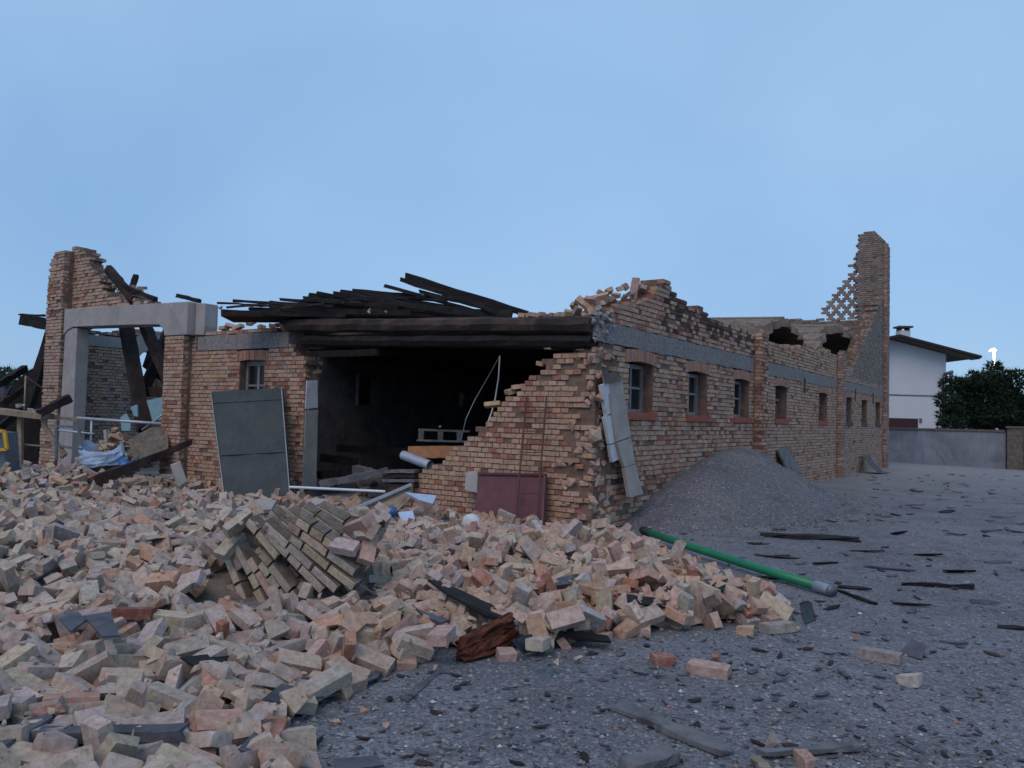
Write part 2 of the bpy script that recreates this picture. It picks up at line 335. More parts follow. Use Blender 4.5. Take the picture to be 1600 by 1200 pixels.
def masonry(name, axis, s0, s1, top, thick, face, colfn, holes=(), zb=-.15, damage=None, ragged=.05, stretch=.22, core=True, headface=None):
    """courses of brick over a mortar core; holes = (s0,s1,z0,z1)"""
    mb = MB(); k = 0; z = zb
    zmax = max(top(s) for s in np.linspace(s0, s1, 200)) + .3
    seed = int(abs(s0 * 91 + s1 * 37 + face * 13) * 10) % 1000
    while z < zmax:
        zc = z + PITCHZ / 2
        ivs = [(s0, s1)]
        for (h0, h1, z0, z1) in holes:
            if z0 - .02 < zc < z1 + .02:
                nv = []
                for (a, b) in ivs:
                    if h1 <= a or h0 >= b: nv.append((a, b)); continue
                    if h0 > a: nv.append((a, h0))
                    if h1 < b: nv.append((h1, b))
                ivs = nv
        for (a, b) in ivs:
            s = a - (0 if k % 2 else HW / 2); run = None
            while s < b - .02:
                w = HW * 2 if rng.random() < stretch else HW
                p, q = max(s, a), min(s + w, b); s += w
                if q - p < .03: continue
                c = (p + q) / 2
                t = top(c) + (float(vnoise(np.array(c * 5.3), np.array(k * .9), seed)) - .5) * 2 * ragged
                if zc > t:
                    if run and core: corebox(mb, axis, run, face, thick, z)
                    run = None; continue
                dm = damage(c, zc) if damage else 0
                if run is None: run = [p, q]
                else: run[1] = q
                if dm and rng.random() < dm * .55: continue
                pr = rng.uniform(-.004, .006) + (rng.uniform(-.05, .03) * dm)
                j = .0035 + .012 * dm
                emit(axis, p + .005, q - .006, face + pr, face + min(.118, thick - .004), z + .006, z + BH + rng.uniform(.001, .006), colfn(c, zc), j)
                if zc + PITCHZ > top(c) - ragged and thick > .3:                     # broken top: the inner leaves show
                    for d in (.135, .265):
                        if rng.random() < .75: emit(axis, p + .005, q - .006, face + d, face + d + .118, z + .004, z + BH + .004, vary(lerp3(colfn(c, zc), GREY, .4)), .012)
            if run and core: corebox(mb, axis, run, face, thick, z)
        z += PITCHZ; k += 1
    return mb
def corebox(mb, axis, run, face, thick, z):
    a, b = run[0] + .006, run[1] - .006; d0, d1 = face + .017, face + thick - .008
    if axis == 'x': mb.box((a, d0, z), (b, d1, z + PITCHZ), j=.002)
    else: mb.box((d0, a, z), (d1, b, z + PITCHZ), j=.002)
def prof(pts):
    xs = [p[0] for p in pts]; zs = [p[1] for p in pts]; return lambda s: float(np.interp(s, xs, zs))
def soldiers(axis, c, w, z0, h, face, col, camber=.04, tilt=True):
    n = int(w / .074)
    for i in range(n):
        s = c - w / 2 + (i + .5) * w / n; u = (i + .5) / n * 2 - 1; dz = camber * (1 - u * u)
        emit(axis, s - w / n / 2 + .004, s + w / n / 2 - .004, face - rng.uniform(.002, .012), face + .118, z0 + dz, z0 + h + dz * .6, vary(col), .003)

# ---- side wall
def c_side(t, z):
    if z > 2.85 and 2.2 < t < 7.0:
        k = min(1, (z - 2.8) / .45) * (1 if t < 5.6 else .5) * (.55 if t < 2.7 else 1)
        if rng.random() < k * .8: return vary(lerp3(SOOTC, DRED, .35), .4)
    if t > 17 and z > 3: return vary(pick(((.25, .20, .175), 4), ((.31, .25, .205), 3)))
    if t > 15.3: return vary(pick((GREY, 2), (lerp3(BUFF, GREY, .5), 3), (PINK, 1), (RED, .4)))
    if t > 7.5: return vary(pick((BUFF, 4), (PINK, 2.5), (RED, .8), (GREY, 1)))
    redz = .35 + 1.5 * float(vnoise(np.array(t * 1.1), np.array(z * 1.4), 21)) ** 2
    return vary(pick((BUFF, 2.2), (PINK, 3.2), (RED, redz * 1.3), (GREY, .6)))
side_top = prof([(0, 2.93), (.3, 3.0), (.6, 3.12), (1.0, 3.2), (1.5, 3.3), (1.9, 3.5), (2.25, 3.72), (2.35, 3.78), (2.55, 3.6), (3.0, 3.55), (3.3, 3.5), (3.9, 3.5), (4.2, 3.45), (4.5, 3.33), (5.0, 3.37), (6.1, 3.4), (6.8, 3.36), (7.9, 3.28), (10, 3.35),
                 (13.2, 3.55), (14.8, 3.5), (15.2, 3.35), (17.0, 3.32), (17.6, 3.6), (18.1, 4.0), (19.8, 4.85), (21, 5.65), (22.4, 6.3)])
WINS = [(1.48, .88), (3.8, .92), (6.2, .92), (9.0, .95), (13.05, .95), (16.4, .85), (18.85, .9), (21.35, .9)]
ZS, ZL = 1.62, 2.33
holes = []
for c, w in WINS: holes += [(c - w / 2, c + w / 2, 1.50, ZL), (c - w / 2 - .1, c + w / 2 + .1, ZL, 2.555)]
holes += [(-1, 30, 2.555, 2.80)]
def dmg_side(t, z):
    if t < .62: return .9 if z < 2.6 else .6
    if t < 2.4 and z < .9: return .35
    return .12 if t < 7 else .06
mb = masonry('side_wall', 'x', .13, 22.4, side_top, .42, 0, c_side, holes, damage=dmg_side)
side = mb.build('side_wall', M['mortar'], root); side['label'] = 'long brick side wall with a row of small windows'
for c, w in WINS:
    soldiers('x', c, w + .2, ZL, .19, 0, lerp3(PINK, RED, .45), .045)
mbc = MB()
x0 = .02
for x1 in (6.95, 14.7, 22.35):                 # cast concrete ring beam, broken open at the corner
    mb = MB(); n = int((x1 - x0) / .25)
    for i_ in range(n):
        a, b = x0 + (x1 - x0) * i_ / n, x0 + (x1 - x0) * (i_ + 1) / n
        mb.box((a, -.006 + rng.uniform(-.006, .006), 2.555 + rng.uniform(-.012, .008)), (b, .40, 2.843 + rng.uniform(-.01, .006)), j=.005)
    o = mb.build('concrete_band', M['concrete'], root); x0 = x1 + .6 if x1 < 20 else x1
for a, b, zt in ((6.95, 7.5, 3.35), (14.7, 15.3, 3.62), (22.3, 22.85, 8.2)):
    cf = lambda s, z, t=a: vary(pick((lerp3(RED, PINK, .4), 3), (BUFF, 1), (DRED, .8))) if t < 14 else vary(pick((lerp3(RED, GREY, .4), 2), ((.28, .22, .19), 2), (lerp3(BUFF, GREY, .6), 1)))
    mb = masonry('pilaster', 'x', a, b, lambda s, q=zt: q, .14, -.135, cf, ragged=.06, stretch=.4)
    mb.build('pilaster', M['mortar'], root)
# ---- windows in the side wall
for n_, (c, w) in enumerate(WINS):
    wr = empty('window', (c, 0, ZS)); wr.parent = root
    mb = MB()
    if n_ < 3: mb.box((-w / 2 - .08, -.035, -.115), (w / 2 + .08, .10, -.004), j=.004); mb.build('sill', M['sill'], wr)
    else: mb.box((-w / 2 - .06, -.025, -.115), (w / 2 + .06, .10, -.004), j=.004); mb.build('sill', M['rust'] if n_ > 4 else M['sill'], wr)
    h = ZL - ZS + .03
    mb = MB(); mb.box((-w / 2 - .002, .19, -.10), (-w / 2 + .03, .42, h)); mb.build('reveal', M['mortar'], wr); mb = MB(); mb.box((w / 2 - .03, .012, -.10), (w / 2 + .002, .42, h), j=.004); mb.build('reveal', M['mortar'], wr)
    d0, d1 = .17, .225
    if n_ < 3:
        for nm, a, b in (('frame', (-w / 2 + .03, d0, 0), (-w / 2 + .085, d1, h - .02)), ('frame', (w / 2 - .085, d0, 0), (w / 2 - .03, d1, h - .02)),
                         ('frame', (-w / 2 + .085, d0 + .004, 0), (w / 2 - .085, d1 - .004, .05)), ('frame', (-w / 2 + .085, d0 + .004, h - .08), (w / 2 - .085, d1 - .004, h - .02)),
                         ('mullion', (-.025, d0 + .008, .05), (.025, d1 - .008, h - .08)), ('glazing_bar', (-w / 2 + .085, d0 + .012, h * .5 - .018), (w / 2 - .085, d1 - .012, h * .5 + .018))):
            mb = MB(); mb.box(a, b, j=.002); mb.build(nm, M['white_paint'], wr)
        if n_ != 1:
            mb = MB(); mb.box((-w / 2 + .085, .196, .05), (w / 2 - .085, .2, h - .08)); mb.build('pane', M['glass'], wr)
    elif n_ < 5:
        mb = MB(); mb.box((-w / 2 + .03, d0, h * .55), (w / 2 - .03, d1, h * .55 + .05), j=.006); mb.build('glazing_bar', M['white_paint'], wr)
        mb = MB(); mb.box((-w / 2 + .03, d0, -.02), (-w / 2 + .08, d1, h - .02), j=.006); mb.build('frame', M['greywood'], wr)
        mb = MB(); mb.box((-.05, d0 + .05, -.02), (w / 2 - .03, d1 + .05, h * .5), j=.01); mb.build('infill_board', M['mortar'], wr)
    else:
        mb = MB(); mb.box((-w / 2 + .03, .2, -.1), (w / 2 - .03, .24, h - .04), j=.01); mb.build('infill_board', M['charbrown'] if n_ > 5 else M['mortar'], wr)
for t in (10.95, 17.2, 20.2):
    mb = MB(); mb.beam((t, -.03, 2.28), (t, -.03, 2.66), .025, .02); mb.build('tie_rod', M['black'], root)

# ---- stepped front wall right of the opening
def c_front(s, z):
    if z > 1.15 and .75 < s < 1.9:
        return vary(pick((PINK, 3), (RED, 1.7), (BUFF, 1.2), (DRED, .25)))
    if z < 1.2 and s > 1.0: return vary(pick((lerp3(BUFF, PINK, .35), 4.5), (PINK, 2), (RED, .6)))
    return vary(pick((PINK, 4), (BUFF, 2.4), (RED, .8)))
ft = [(-.3, 2.45), (.09, 2.5), (.25, 2.42), (.4, 2.45), (.66, 2.42), (.86, 2.2), (1.12, 1.94), (1.37, 1.80), (1.66, 1.62), (1.77, 1.38), (2.17, 1.13), (2.65, .79), (3.0, .65), (3.18, .44), (3.3, .1)]
def dmg_front(s, z):
    if s < .36: return .85
    if s < .5: return .45
    if z > 1.9 and s < .9: return .35
    return 0.04
mb = masonry('front_wall', 'y', 0, 3.3, prof(ft), .42, 0, c_front, damage=dmg_front, ragged=.03, stretch=.07)
fw = mb.build('front_wall', M['mortar'], root); fw['label'] = 'stepped remnant of the front wall'
# loose, half fallen corner brickwork and mortar lumps
mbl = MB()
for i_ in range(45):
    z = rng.uniform(.0, 2.45); s = rng.uniform(-.04, .5); d = rng.uniform(-.02, .05)
    c = Vector((d, s, z)); r = .04 + .05 * rng.random()
    mbl.hull([c + Vector((rng.gauss(0, 1) * .3, rng.gauss(0, 1), rng.gauss(0, .6))).normalized() * r * rng.uniform(.7, 1.2) for _ in range(10)], vary(lerp3(PINK, GREY, .45)))
for i_ in range(55):
    z = rng.uniform(.0, 2.45); t = rng.uniform(.0, .6); c = Vector((t, rng.uniform(.0, .05), z)); r = .05 + .07 * rng.random()
    mbl.hull([c + Vector((rng.gauss(0, 1), rng.gauss(0, .3), rng.gauss(0, .6))).normalized() * r * rng.uniform(.7, 1.2) for _ in range(14)], vary(lerp3(PINK, GREY, .5)))
for i_ in range(40):                           # crumbled concrete at the beam end
    c = Vector((rng.uniform(-.03, .5), rng.uniform(-.02, .06), rng.uniform(2.55, 3.0))); r = .03 + .05 * rng.random()
    mbl.hull([c + Vector((rng.gauss(0, 1), rng.gauss(0, .6), rng.gauss(0, .8))).normalized() * r for _ in range(10)], vary((.27, .25, .25)))
o = mbl.build('broken_mortar', M['rub_a'], root); o['kind'] = 'stuff'

# ---- front wall left of the opening
def c_left(s, z):
    if 6.2 < s < 8.0 and z > 1.5 and rng.random() < .45: return vary(lerp3(RED, PINK, .3))
    return vary(pick((lerp3(BUFF, PINK, .35), 4.5), (PINK, 2.2), (RED, .5), (GREY, 1.2)))
lt = [(5.5, 1.6), (5.64, 2.05), (5.72, 2.28), (5.86, 2.5), (5.97, 2.62), (6.1, 2.7), (6.2, 2.98), (8.2, 2.99), (8.8, 2.95)]
WL = (7.1, .70, 1.62, 2.40)
hl = [(WL[0] - WL[1] / 2, WL[0] + WL[1] / 2, WL[2], WL[3]), (WL[0] - WL[1] / 2 - .1, WL[0] + WL[1] / 2 + .1, WL[3], 2.62), (6.12, 8.8, 2.64, 2.90)]
mb = masonry('front_wall', 'y', 5.66, 8.95, prof(lt), .34, 0, c_left, hl, damage=lambda s, z: .3 if s < 5.9 else .05, ragged=.04)
o = mb.build('front_wall', M['mortar'], root); o['label'] = 'brick front wall left of the burnt opening'
soldiers('y', WL[0], WL[1] + .2, WL[3], .19, 0, lerp3(RED, PINK, .35), .03)
mb = MB()
for i_ in range(11):
    a, b = 6.12 + 2.63 * i_ / 11, 6.12 + 2.63 * (i_ + 1) / 11; mb.box((-.008 + rng.uniform(-.005, .005), a, 2.632), (.335, b, 2.918 + rng.uniform(-.01, .005)), j=.005)
mb.build('concrete_band', M['concrete'], root)
wr = empty('window', (0, WL[0], WL[2])); wr.parent = root; w = WL[1]; h = WL[3] - WL[2]
for nm, a, b in (('frame', (.15, -w / 2, 0), (.21, -w / 2 + .06, h)), ('frame', (.15, w / 2 - .06, 0), (.21, w / 2, h)), ('frame', (.154, -w / 2 + .06, 0), (.206, w / 2 - .06, .06)),
                 ('frame', (.154, -w / 2 + .06, h - .07), (.206, w / 2 - .06, h)), ('mullion', (.158, -.03, .06), (.202, .03, h - .07)), ('glazing_bar', (.162, -w / 2 + .06, h * .42), (.198, w / 2 - .06, h * .42 + .035))):
    mb = MB(); mb.box(a, b, j=.002); mb.build(nm, M['white_paint'], wr)
mb = MB(); mb.box((.178, -w / 2 + .06, .06), (.182, w / 2 - .06, h - .07)); mb.build('pane', M['glass'], wr)
mb = MB(); mb.box((.012, w / 2 - .005, 0), (.42, w / 2 + .03, h)); mb.build('reveal', M['mortar'], wr); mb = MB(); mb.box((.012, -w / 2 - .03, 0), (.42, -w / 2 + .005, h)); mb.build('reveal', M['mortar'], wr)
# pale render still stuck to the jamb
for (z0, z1, d1, m) in ((1.55, 2.06, .30, 'lime'), (.15, 1.54, .33, 'plaster')):
    mb = MB(); mb.slab([(.02, 5.645, z0), (d1, 5.645, z0 + .03), (d1 - .03, 5.64, z1 - .1), (d1 - .02, 5.645, z1), (.03, 5.645, z1 - .02)], (0, .03, 0)); mb.build('render_patch', M[m], root)
# ---- gate pier, concrete lintel and column
def c_pier(s, z): return vary(pick((lerp3(BUFF, GREY, .35), 4), (PINK, 2), (RED, .9)))
mb = masonry('pilaster', 'y', 8.92, 9.55, lambda s: 2.93, .3, -.2, c_pier, stretch=.4, ragged=.01); mb.build('gate_pier', M['mortar'], root)
def lint(poly, x0, x1, nm, m):
    mb = MB(); mb.slab([(x0, s, z) for s, z in poly], (x1 - x0, 0, 0)); o = mb.build(nm, m, root)
    bv = o.modifiers.new('b', 'BEVEL'); bv.width = .012; bv.segments = 2; return o
lint([(8.82, 3.58), (13.45, 3.68), (13.45, 3.10), (13.3, 3.2), (13.05, 3.26), (10.8, 3.21), (9.75, 3.17), (9.6, 3.06), (9.55, 2.935), (8.82, 2.935)], -.21, .25, 'concrete_lintel', M['plaster'])
lint([(8.52, 3.55), (8.815, 3.57), (8.815, 2.95), (8.54, 2.93), (8.51, 3.1)], -.04, .26, 'concrete_block', M['plaster'])
lint([(12.93, 3.24), (13.44, 3.24), (13.5, .0), (12.9, -.1)], -.18, .10, 'concrete_column', M['plaster'])
# ---- gable stump over the gate and at the corner
def c_tower(s, z):
    if s > 13.3: return vary(pick((lerp3(PINK, GREY, .5), 3), (RED, .9 if z > 3.4 else .25), (GREY, 1.8), (BUFF, 1)))
    return vary(pick((lerp3(BUFF, GREY, .35), 4), (PINK, 1.2), (GREY, 2), (RED, .3)))
tw = [(8.8, 3.62), (9.6, 3.66), (10.7, 3.70), (11.0, 3.74), (11.15, 4.0), (11.6, 4.02), (11.72, 3.85), (12.0, 3.95), (12.3, 4.12), (12.55, 4.38), (12.7, 4.6), (12.9, 4.82), (13.05, 5.02), (13.54, 5.10), (13.7, 4.95)]
mb = masonry('gable', 'y', 8.85, 13.62, prof(tw), .32, -.02, c_tower, [(0, 13.46, -1, 3.655)], damage=lambda s, z: .2, zb=3.36); mb.build('gable_stump', M['mortar'], root)
mb = masonry('tower', 'y', 13.5, 14.2, prof([(13.5, 5.05), (13.95, 5.08), (14.08, 4.9), (14.2, 4.2)]), .5, -.24, c_tower, damage=lambda s, z: .25 if z > 3.5 else .12, stretch=.35); mb.build('corner_pilaster', M['mortar'], root)
# ---- left outer wall, seen from inside through the gate
def c_in(s, z): return vary(pick((lerp3(BUFF, GREY, .5), 3), (lerp3(PINK, GREY, .4), 2), (GREY, 2), (RED, .4)))
def lw_top(s): return float(np.interp(s, [.2, 1.3, 1.7, 2.7, 4, 7], [3.3, 3.28, 3.45, 3.42, 2.6, 1.6]))
arch = []
for z in np.arange(2.1, 2.95, .075):
    hw = .33 if z < 2.62 else .33 * math.sqrt(max(0, 1 - ((z - 2.62) / .3) ** 2))
    if hw > .04: arch.append((2.12 - hw, 2.12 + hw, z - .03, z + .03))
mb = masonry('left_wall', 'x', .2, 7, lw_top, .4, 13.8, c_in, arch + [(.2, 7, 2.93, 3.2)], damage=lambda s, z: .15); mb.build('outer_wall', M['mortar'], root)
mb = MB(); mb.box((.2, 13.79, 2.935), (1.72, 14.18, 3.195), j=.004); mb.build('concrete_band', M['plaster'], root)
mb = MB()                                      # render ring round the arched opening
for k in range(14):
    a0, a1 = math.pi * k / 14, math.pi * (k + 1) / 14
    mb.slab([(2.12 + .33 * math.cos(a0), 13.78, 2.6 + .33 * math.sin(a0)), (2.12 + .33 * math.cos(a1), 13.78, 2.6 + .33 * math.sin(a1)),
             (2.12 + .62 * math.cos(a1), 13.78, 2.6 + .8 * math.sin(a1)), (2.12 + .62 * math.cos(a0), 13.78, 2.6 + .8 * math.sin(a0))], (0, .4, 0))
mb.build('arch_surround', M['plaster'], root)
# ---- far gable with pierced brick lattice
def c_far(s, z): return vary(pick(((.25, .20, .175), 4), ((.28, .225, .19), 3), ((.23, .15, .125), 1)), .15)
fg = [(-.1, 8.3), (.1, 8.45), (.3, 8.75), (.75, 8.78), (.88, 8.5), (.94, 8.4), (.96, 5.5), (2.2, 5.5), (3.2, 5.62), (4.2, 5.5), (5.2, 5.38), (8.5, 5.2)]
mb = masonry('far_gable', 'y', 0, 8.5, prof(fg), .42, 22.4, c_far, ragged=.05, damage=lambda s, z: .1); mb.build('far_gable', M['mortar'], root)
for (s0, s1, z0, z1) in ((.2, .45, 6.9, 7.7), (.35, .6, 5.0, 5.5)):
    mb = MB(); mb.box((22.388, s0, z0), (22.41, s1, z1), j=.03); mb.build('render_patch', M['dust'], root)
lat_top = prof([(.95, 8.0), (1.25, 7.25), (1.59, 6.9), (1.82, 6.45), (2.16, 5.85), (2.3, 5.5)])
zr_ = 5.52; k = 0
while zr_ < 8.1:                               # pierced screen: staggered cross shaped gaps between small bricks
    for sr, hw in ((0, .042), (1, .112), (2, .042)):
        z0_ = zr_ + sr * .0833; s = .94 + (.19 if k % 2 else 0) - .38
        while s < 2.6:
            a0, a1 = max(.94, s + hw), s + .38 - hw; c = (a0 + a1) / 2
            if a1 - a0 > .03 and z0_ < lat_top(c): emit('y', a0, a1, 22.5, 22.62, z0_ + .0005, z0_ + .0828, c_far(c, z0_), .003)
            s += .38
    zr_ += .25; k += 1
# ---- vault remains behind the wall head
def shell(t0, t1, z0, rise, y0, y1, thick, nm):
    mb = MB(); n = 14; pts = []
    for i_ in range(n + 1):
        u = i_ / n; tt_ = t0 + (t1 - t0) * u; arc = math.sin(math.pi * u) ** .75
        pts.append((tt_, z0 + rise * arc))
    for i_ in range(n):
        (a, za), (b, zb_) = pts[i_], pts[i_ + 1]
        ja, jb = y0 + rng.uniform(-.05, .25), y0 + rng.uniform(-.05, .25); th = thick * rng.uniform(.8, 1.3)
        vs = [(a, ja, za), (b, jb, zb_), (b, y1, zb_ + .15), (a, y1, za + .15), (a, ja + .03, za + th), (b, jb + .03, zb_ + th), (b, y1, zb_ + .15 + th), (a, y1, za + .15 + th)]
        mb.raw(vs, BOXF)
    return mb.build(nm, M['vault'], root)
shell(9.2, 13.9, 3.35, .66, .48, 4.6, .2, 'brick_vault'); shell(14.4, 21.8, 3.4, 1.12, .48, 4.6, .24, 'brick_vault')
mb = MB(); mb.box((9.3, 4.6, 2.6), (22, 4.9, 4.3), j=.03)
for k in range(26): mb.beam((9.8 + k * .15, 2.6, 2.9), (9.8 + k * .15 + rng.uniform(-.05, .05), 2.2, 3.9), .05, .05)
mb.build('vault_core', M['soot'], root)
mb = MB()                                       # raised rubble fill over the vaults
for i_ in range(60):
    t = rng.uniform(8.4, 21.5); y = rng.uniform(.9, 4.2); zt = float(np.interp(t, [8.4, 11.5, 14, 18, 21.5], [3.5, 4.15, 4.1, 4.75, 4.9]))
    c = Vector((t, y, zt - .12)); mb.hull([c + Vector((rng.gauss(0, 1), rng.gauss(0, 1), rng.gauss(0, .35))).normalized() * rng.uniform(.3, .55) * .9 for _ in range(12)])
o = mb.build('vault_fill', M['vault'], root); o['kind'] = 'stuff'
# ---- burnt hall: soot blackened ceiling, partition, back wall, floor
mb = MB(); mb.box((.46, .43, 2.86), (3.0, 6.5, 3.0), j=.01); mb.build('ceiling', M['soot'], root); mb = MB(); mb.box((3.004, .43, 2.862), (15, 8.6, 3.0), j=.004); mb.build('ceiling', M['soot'], root)  # unseen gap over the front left corner, added to let skylight in
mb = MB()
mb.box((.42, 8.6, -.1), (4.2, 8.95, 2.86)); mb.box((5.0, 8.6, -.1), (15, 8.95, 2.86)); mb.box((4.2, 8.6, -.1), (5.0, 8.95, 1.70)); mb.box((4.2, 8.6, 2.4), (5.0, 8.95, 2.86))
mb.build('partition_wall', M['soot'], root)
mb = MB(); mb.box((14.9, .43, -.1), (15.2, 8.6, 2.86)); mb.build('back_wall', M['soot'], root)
mb = MB(); mb.box((4.15, 8.97, 1.6), (5.05, 9.02, 2.5)); mb.build('boarding', M['charbrown'], root)
wr = empty('window', (4.6, 8.6, 1.7)); wr.parent = root
mb = MB(); mb.box((-.42, -.03, 0), (-.34, .02, .72), j=.01); mb.build('frame', M['plaster'], wr)
mb = MB(); mb.box((.16, .0, -.02), (.42, .06, .70), j=.01); mb.build('shutter', M['greywood'], wr)
for k in range(9):
    mb = MB(); x = 1.3 + k * 1.45; mb.beam((x, .45, 2.78), (x, 8.58, 2.78), .16, .15, rough=.008, seg=6); mb.build('ceiling_joist', M['char'], root)

# ---------------------------------------------------------------- rubble mound and loose bricks
POLY = np.array([(-1.0, 2.2), (-.80, 3.2), (-1.08, 3.8), (-.95, 4.15), (-.72, 4.85), (-.2, 4.75), (.62, 5.45), (1.2, 5.7), (2.05, 5.95), (2.15, 6.5), (1.75, 7.6), (1.45, 9.0), (1.15, 10.5), (.2, 11.2), (-3.3, 13.6), (-6.4, 15.6), (-10.5, 18.2), (-13, 16), (-12, 8), (-7, 3), (-4, 2.0)])
def poly_dist(X, Y):
    d = np.full(X.shape, 1e9); ins = np.zeros(X.shape, bool)
    for k in range(len(POLY)):
        a, b = POLY[k], POLY[(k + 1) % len(POLY)]; e = b - a; l2 = e @ e
        q = np.clip(((X - a[0]) * e[0] + (Y - a[1]) * e[1]) / l2, 0, 1)
        d = np.minimum(d, np.hypot(X - a[0] - q * e[0], Y - a[1] - q * e[1]))
        c = ((a[1] > Y) != (b[1] > Y)) & (X < (b[0] - a[0]) * (Y - a[1]) / (b[1] - a[1] + 1e-12) + a[0]); ins ^= c
    return np.where(ins, d, -d)
def mound_h(X, Y):
    d = poly_dist(X, Y)
    far = np.clip((Y - 6.8) / 3.4, 0, 1) * np.clip((X + 8.5) / 2.5, 0, 1)
    near = np.clip((5.9 - Y) / 1.0, 0, 1)
    base = (.12 - .10 * far - .10 * near) * (1 - np.exp(-np.clip(d, 0, 9) * 1.2))
    hump = .16 * np.exp(-(((X + 1.9) / .8) ** 2 + ((Y - 7.4) / .8) ** 2)) - .05 * np.exp(-(((X + 1.75) / .5) ** 2 + ((Y - 6.15) / .5) ** 2)) + .14 * np.exp(-(((X + 4.4) / 1.5) ** 2 + ((Y - 8.2) / 1.5) ** 2)) + .02 * np.exp(-(((X + 2.2) / 1.2) ** 2 + ((Y - 4.6) / .9) ** 2)) + .12 * np.exp(-(((X + 8.2) / 2.2) ** 2 + ((Y - 14.0) / 1.6) ** 2)) \
        + .10 * np.exp(-(((X - .3) / 1.0) ** 2 + ((Y - 8.6) / 1.1) ** 2))
    n = ((vnoise(X * 1.3, Y * 1.3, 31) - .5) * .16 + (vnoise(X * 3.7, Y * 3.7, 32) - .5) * .09) * (1 - .6 * near)
    return np.where(d > 0, np.maximum(base + hump + n * np.clip(d * 2, 0, 1) * (1 - .5 * far) - .035, -.06), -.12)
RES = .02; GX0, GX1, GY0, GY1 = -12.5, 3.2, 2.4, 18.4
gx = np.arange(GX0, GX1, RES); gy = np.arange(GY0, GY1, RES); GXm, GYm = np.meshgrid(gx, gy)
HF = np.maximum(mound_h(GXm, GYm), ground_h(GXm, GYm))
sub = 5
xs, ys = gx[::sub], gy[::sub]; Zs = mound_h(*np.meshgrid(xs, ys)) + (vnoise(np.meshgrid(xs, ys)[0] * 9, np.meshgrid(xs, ys)[1] * 9, 40) - .5) * .04
i = np.arange(Zs.size).reshape(Zs.shape); Xm, Ym = np.meshgrid(xs, ys)
keep = np.maximum.reduce([Zs[:-1, :-1], Zs[1:, 1:], Zs[:-1, 1:], Zs[1:, :-1]]) > -.06
f = np.stack([i[:-1, :-1][keep], i[:-1, 1:][keep], i[1:, 1:][keep], i[1:, :-1][keep]], 1)
me = bpy.data.meshes.new('rubble_mound'); me.from_pydata(np.stack([Xm.ravel(), Ym.ravel(), Zs.ravel()], 1).tolist(), [], f.tolist()); me.materials.append(M['dust'])
o = link('rubble_dust', me); tag(o, 'fine mortar dust and crumbs filling the gaps of the brick rubble', 'rubble', kind='stuff')

BL, BW, BHH = .24, .115, .063
def brick_pts(lx, ly, lz, chip, e0=0.0, e1=0.0):
    pts = []
    for sx in (-1, 1):
        for sy in (-1, 1):
            for sz in (-1, 1):
                ch = chip * rng.uniform(.2, .8) * (3.2 if rng.random() < .15 else 1); en = e0 if sx < 0 else e1
                c = Vector((sx * (lx / 2 - rng.uniform(0, en)), sy * (ly / 2 - rng.uniform(0, en * .25)), sz * lz / 2))
                pts += [c - Vector((sx * ch, 0, 0)), c - Vector((0, sy * ch, 0)), c - Vector((0, 0, sz * ch * .8))]
    return pts
VAR = []                                       # (verts, faces, dims, kind)
for k in range(7): VAR.append((*hull_data(brick_pts(BL, BW, BHH, .010)), (BL, BW, BHH), 'whole'))
for k in range(3): VAR.append((*hull_data(brick_pts(BL * .9, BW, BHH, .014, .05, .02)), (BL * .9, BW, BHH), 'chipped'))
for k in range(7):
    l = rng.uniform(.09, .17); VAR.append((*hull_data(brick_pts(l, BW, BHH, .012, .0, .06)), (l, BW, BHH), 'half'))
for k in range(6):
    r = rng.uniform(.022, .05); VAR.append((*hull_data([Vector((rng.gauss(0, 1), rng.gauss(0, .8), rng.gauss(0, .6))).normalized() * r * rng.uniform(.75, 1.15) for _ in range(11)]), (2 * r, 1.6 * r, 1.2 * r), 'lump'))
for k in range(3): VAR.append((*hull_data(brick_pts(.25, BW * 1.0, BHH * 2.15, .012, .03, .03)), (.25, BW, BHH * 2.15), 'pair'))
VM = {}
VNP = [np.array(v[0]) for v in VAR]
LOOSE = []                                     # (variant, matrix, colour, top z)
def px_of(p):
    d = Vector(p) - EYE; z = d.dot(cam_f)
    return 800 + FPX * d.dot(cam_r) / z, 600 - FPX * d.dot(cam_u) / z, z
def place_words(px, py):
    h = 'far left' if px < 110 else 'left' if px < 260 else 'left of centre' if px < 420 else 'near centre' if px < 640 else 'centre' if px < 850 else 'right'
    v_ = 'bottom row' if py > 1130 else 'low' if py > 1050 else 'midway' if py > 980 else 'high' if py > 900 else 'top'
    return h + ', ' + v_
ORD = ['leftmost', 'second', 'third', 'fourth', 'fifth', 'sixth', 'seventh', 'eighth', 'ninth', 'tenth', 'eleventh', 'twelfth', 'thirteenth', 'fourteenth', 'fifteenth', 'sixteenth']
CNT = {}
def rub_col(x, y):
    k = min(1, max(0, (x + 1.5) / 1.6)) if y < 9.5 else min(1, max(0, (x + 4.0) / 2.0))       # greyer dusty left, pinker right
    k = min(1, max(0, k + rng.uniform(-.3, .3)))
    a = pick(((.44, .35, .292), 4), ((.47, .365, .28), 3), ((.39, .325, .288), 2), (PINK, .9), (RED, .15)); b = pick(((.465, .318, .248), 4), ((.46, .352, .27), 2.6), (PINK, 2.4), ((.41, .352, .308), 1.2), (RED, .5))
    return vary(lerp3(a, b, k), .16)
def sample_box(dims, step=.02):
    lx, ly, lz = dims; a = np.linspace(-lx / 2, lx / 2, max(2, int(lx / step) + 1)); b = np.linspace(-ly / 2, ly / 2, max(2, int(ly / step) + 1)); c = np.array([-lz / 2, 0, lz / 2])
    return np.stack(np.meshgrid(a, b, c, indexing='ij'), -1).reshape(-1, 3)
SB = [sample_box(v[2]) for v in VAR]
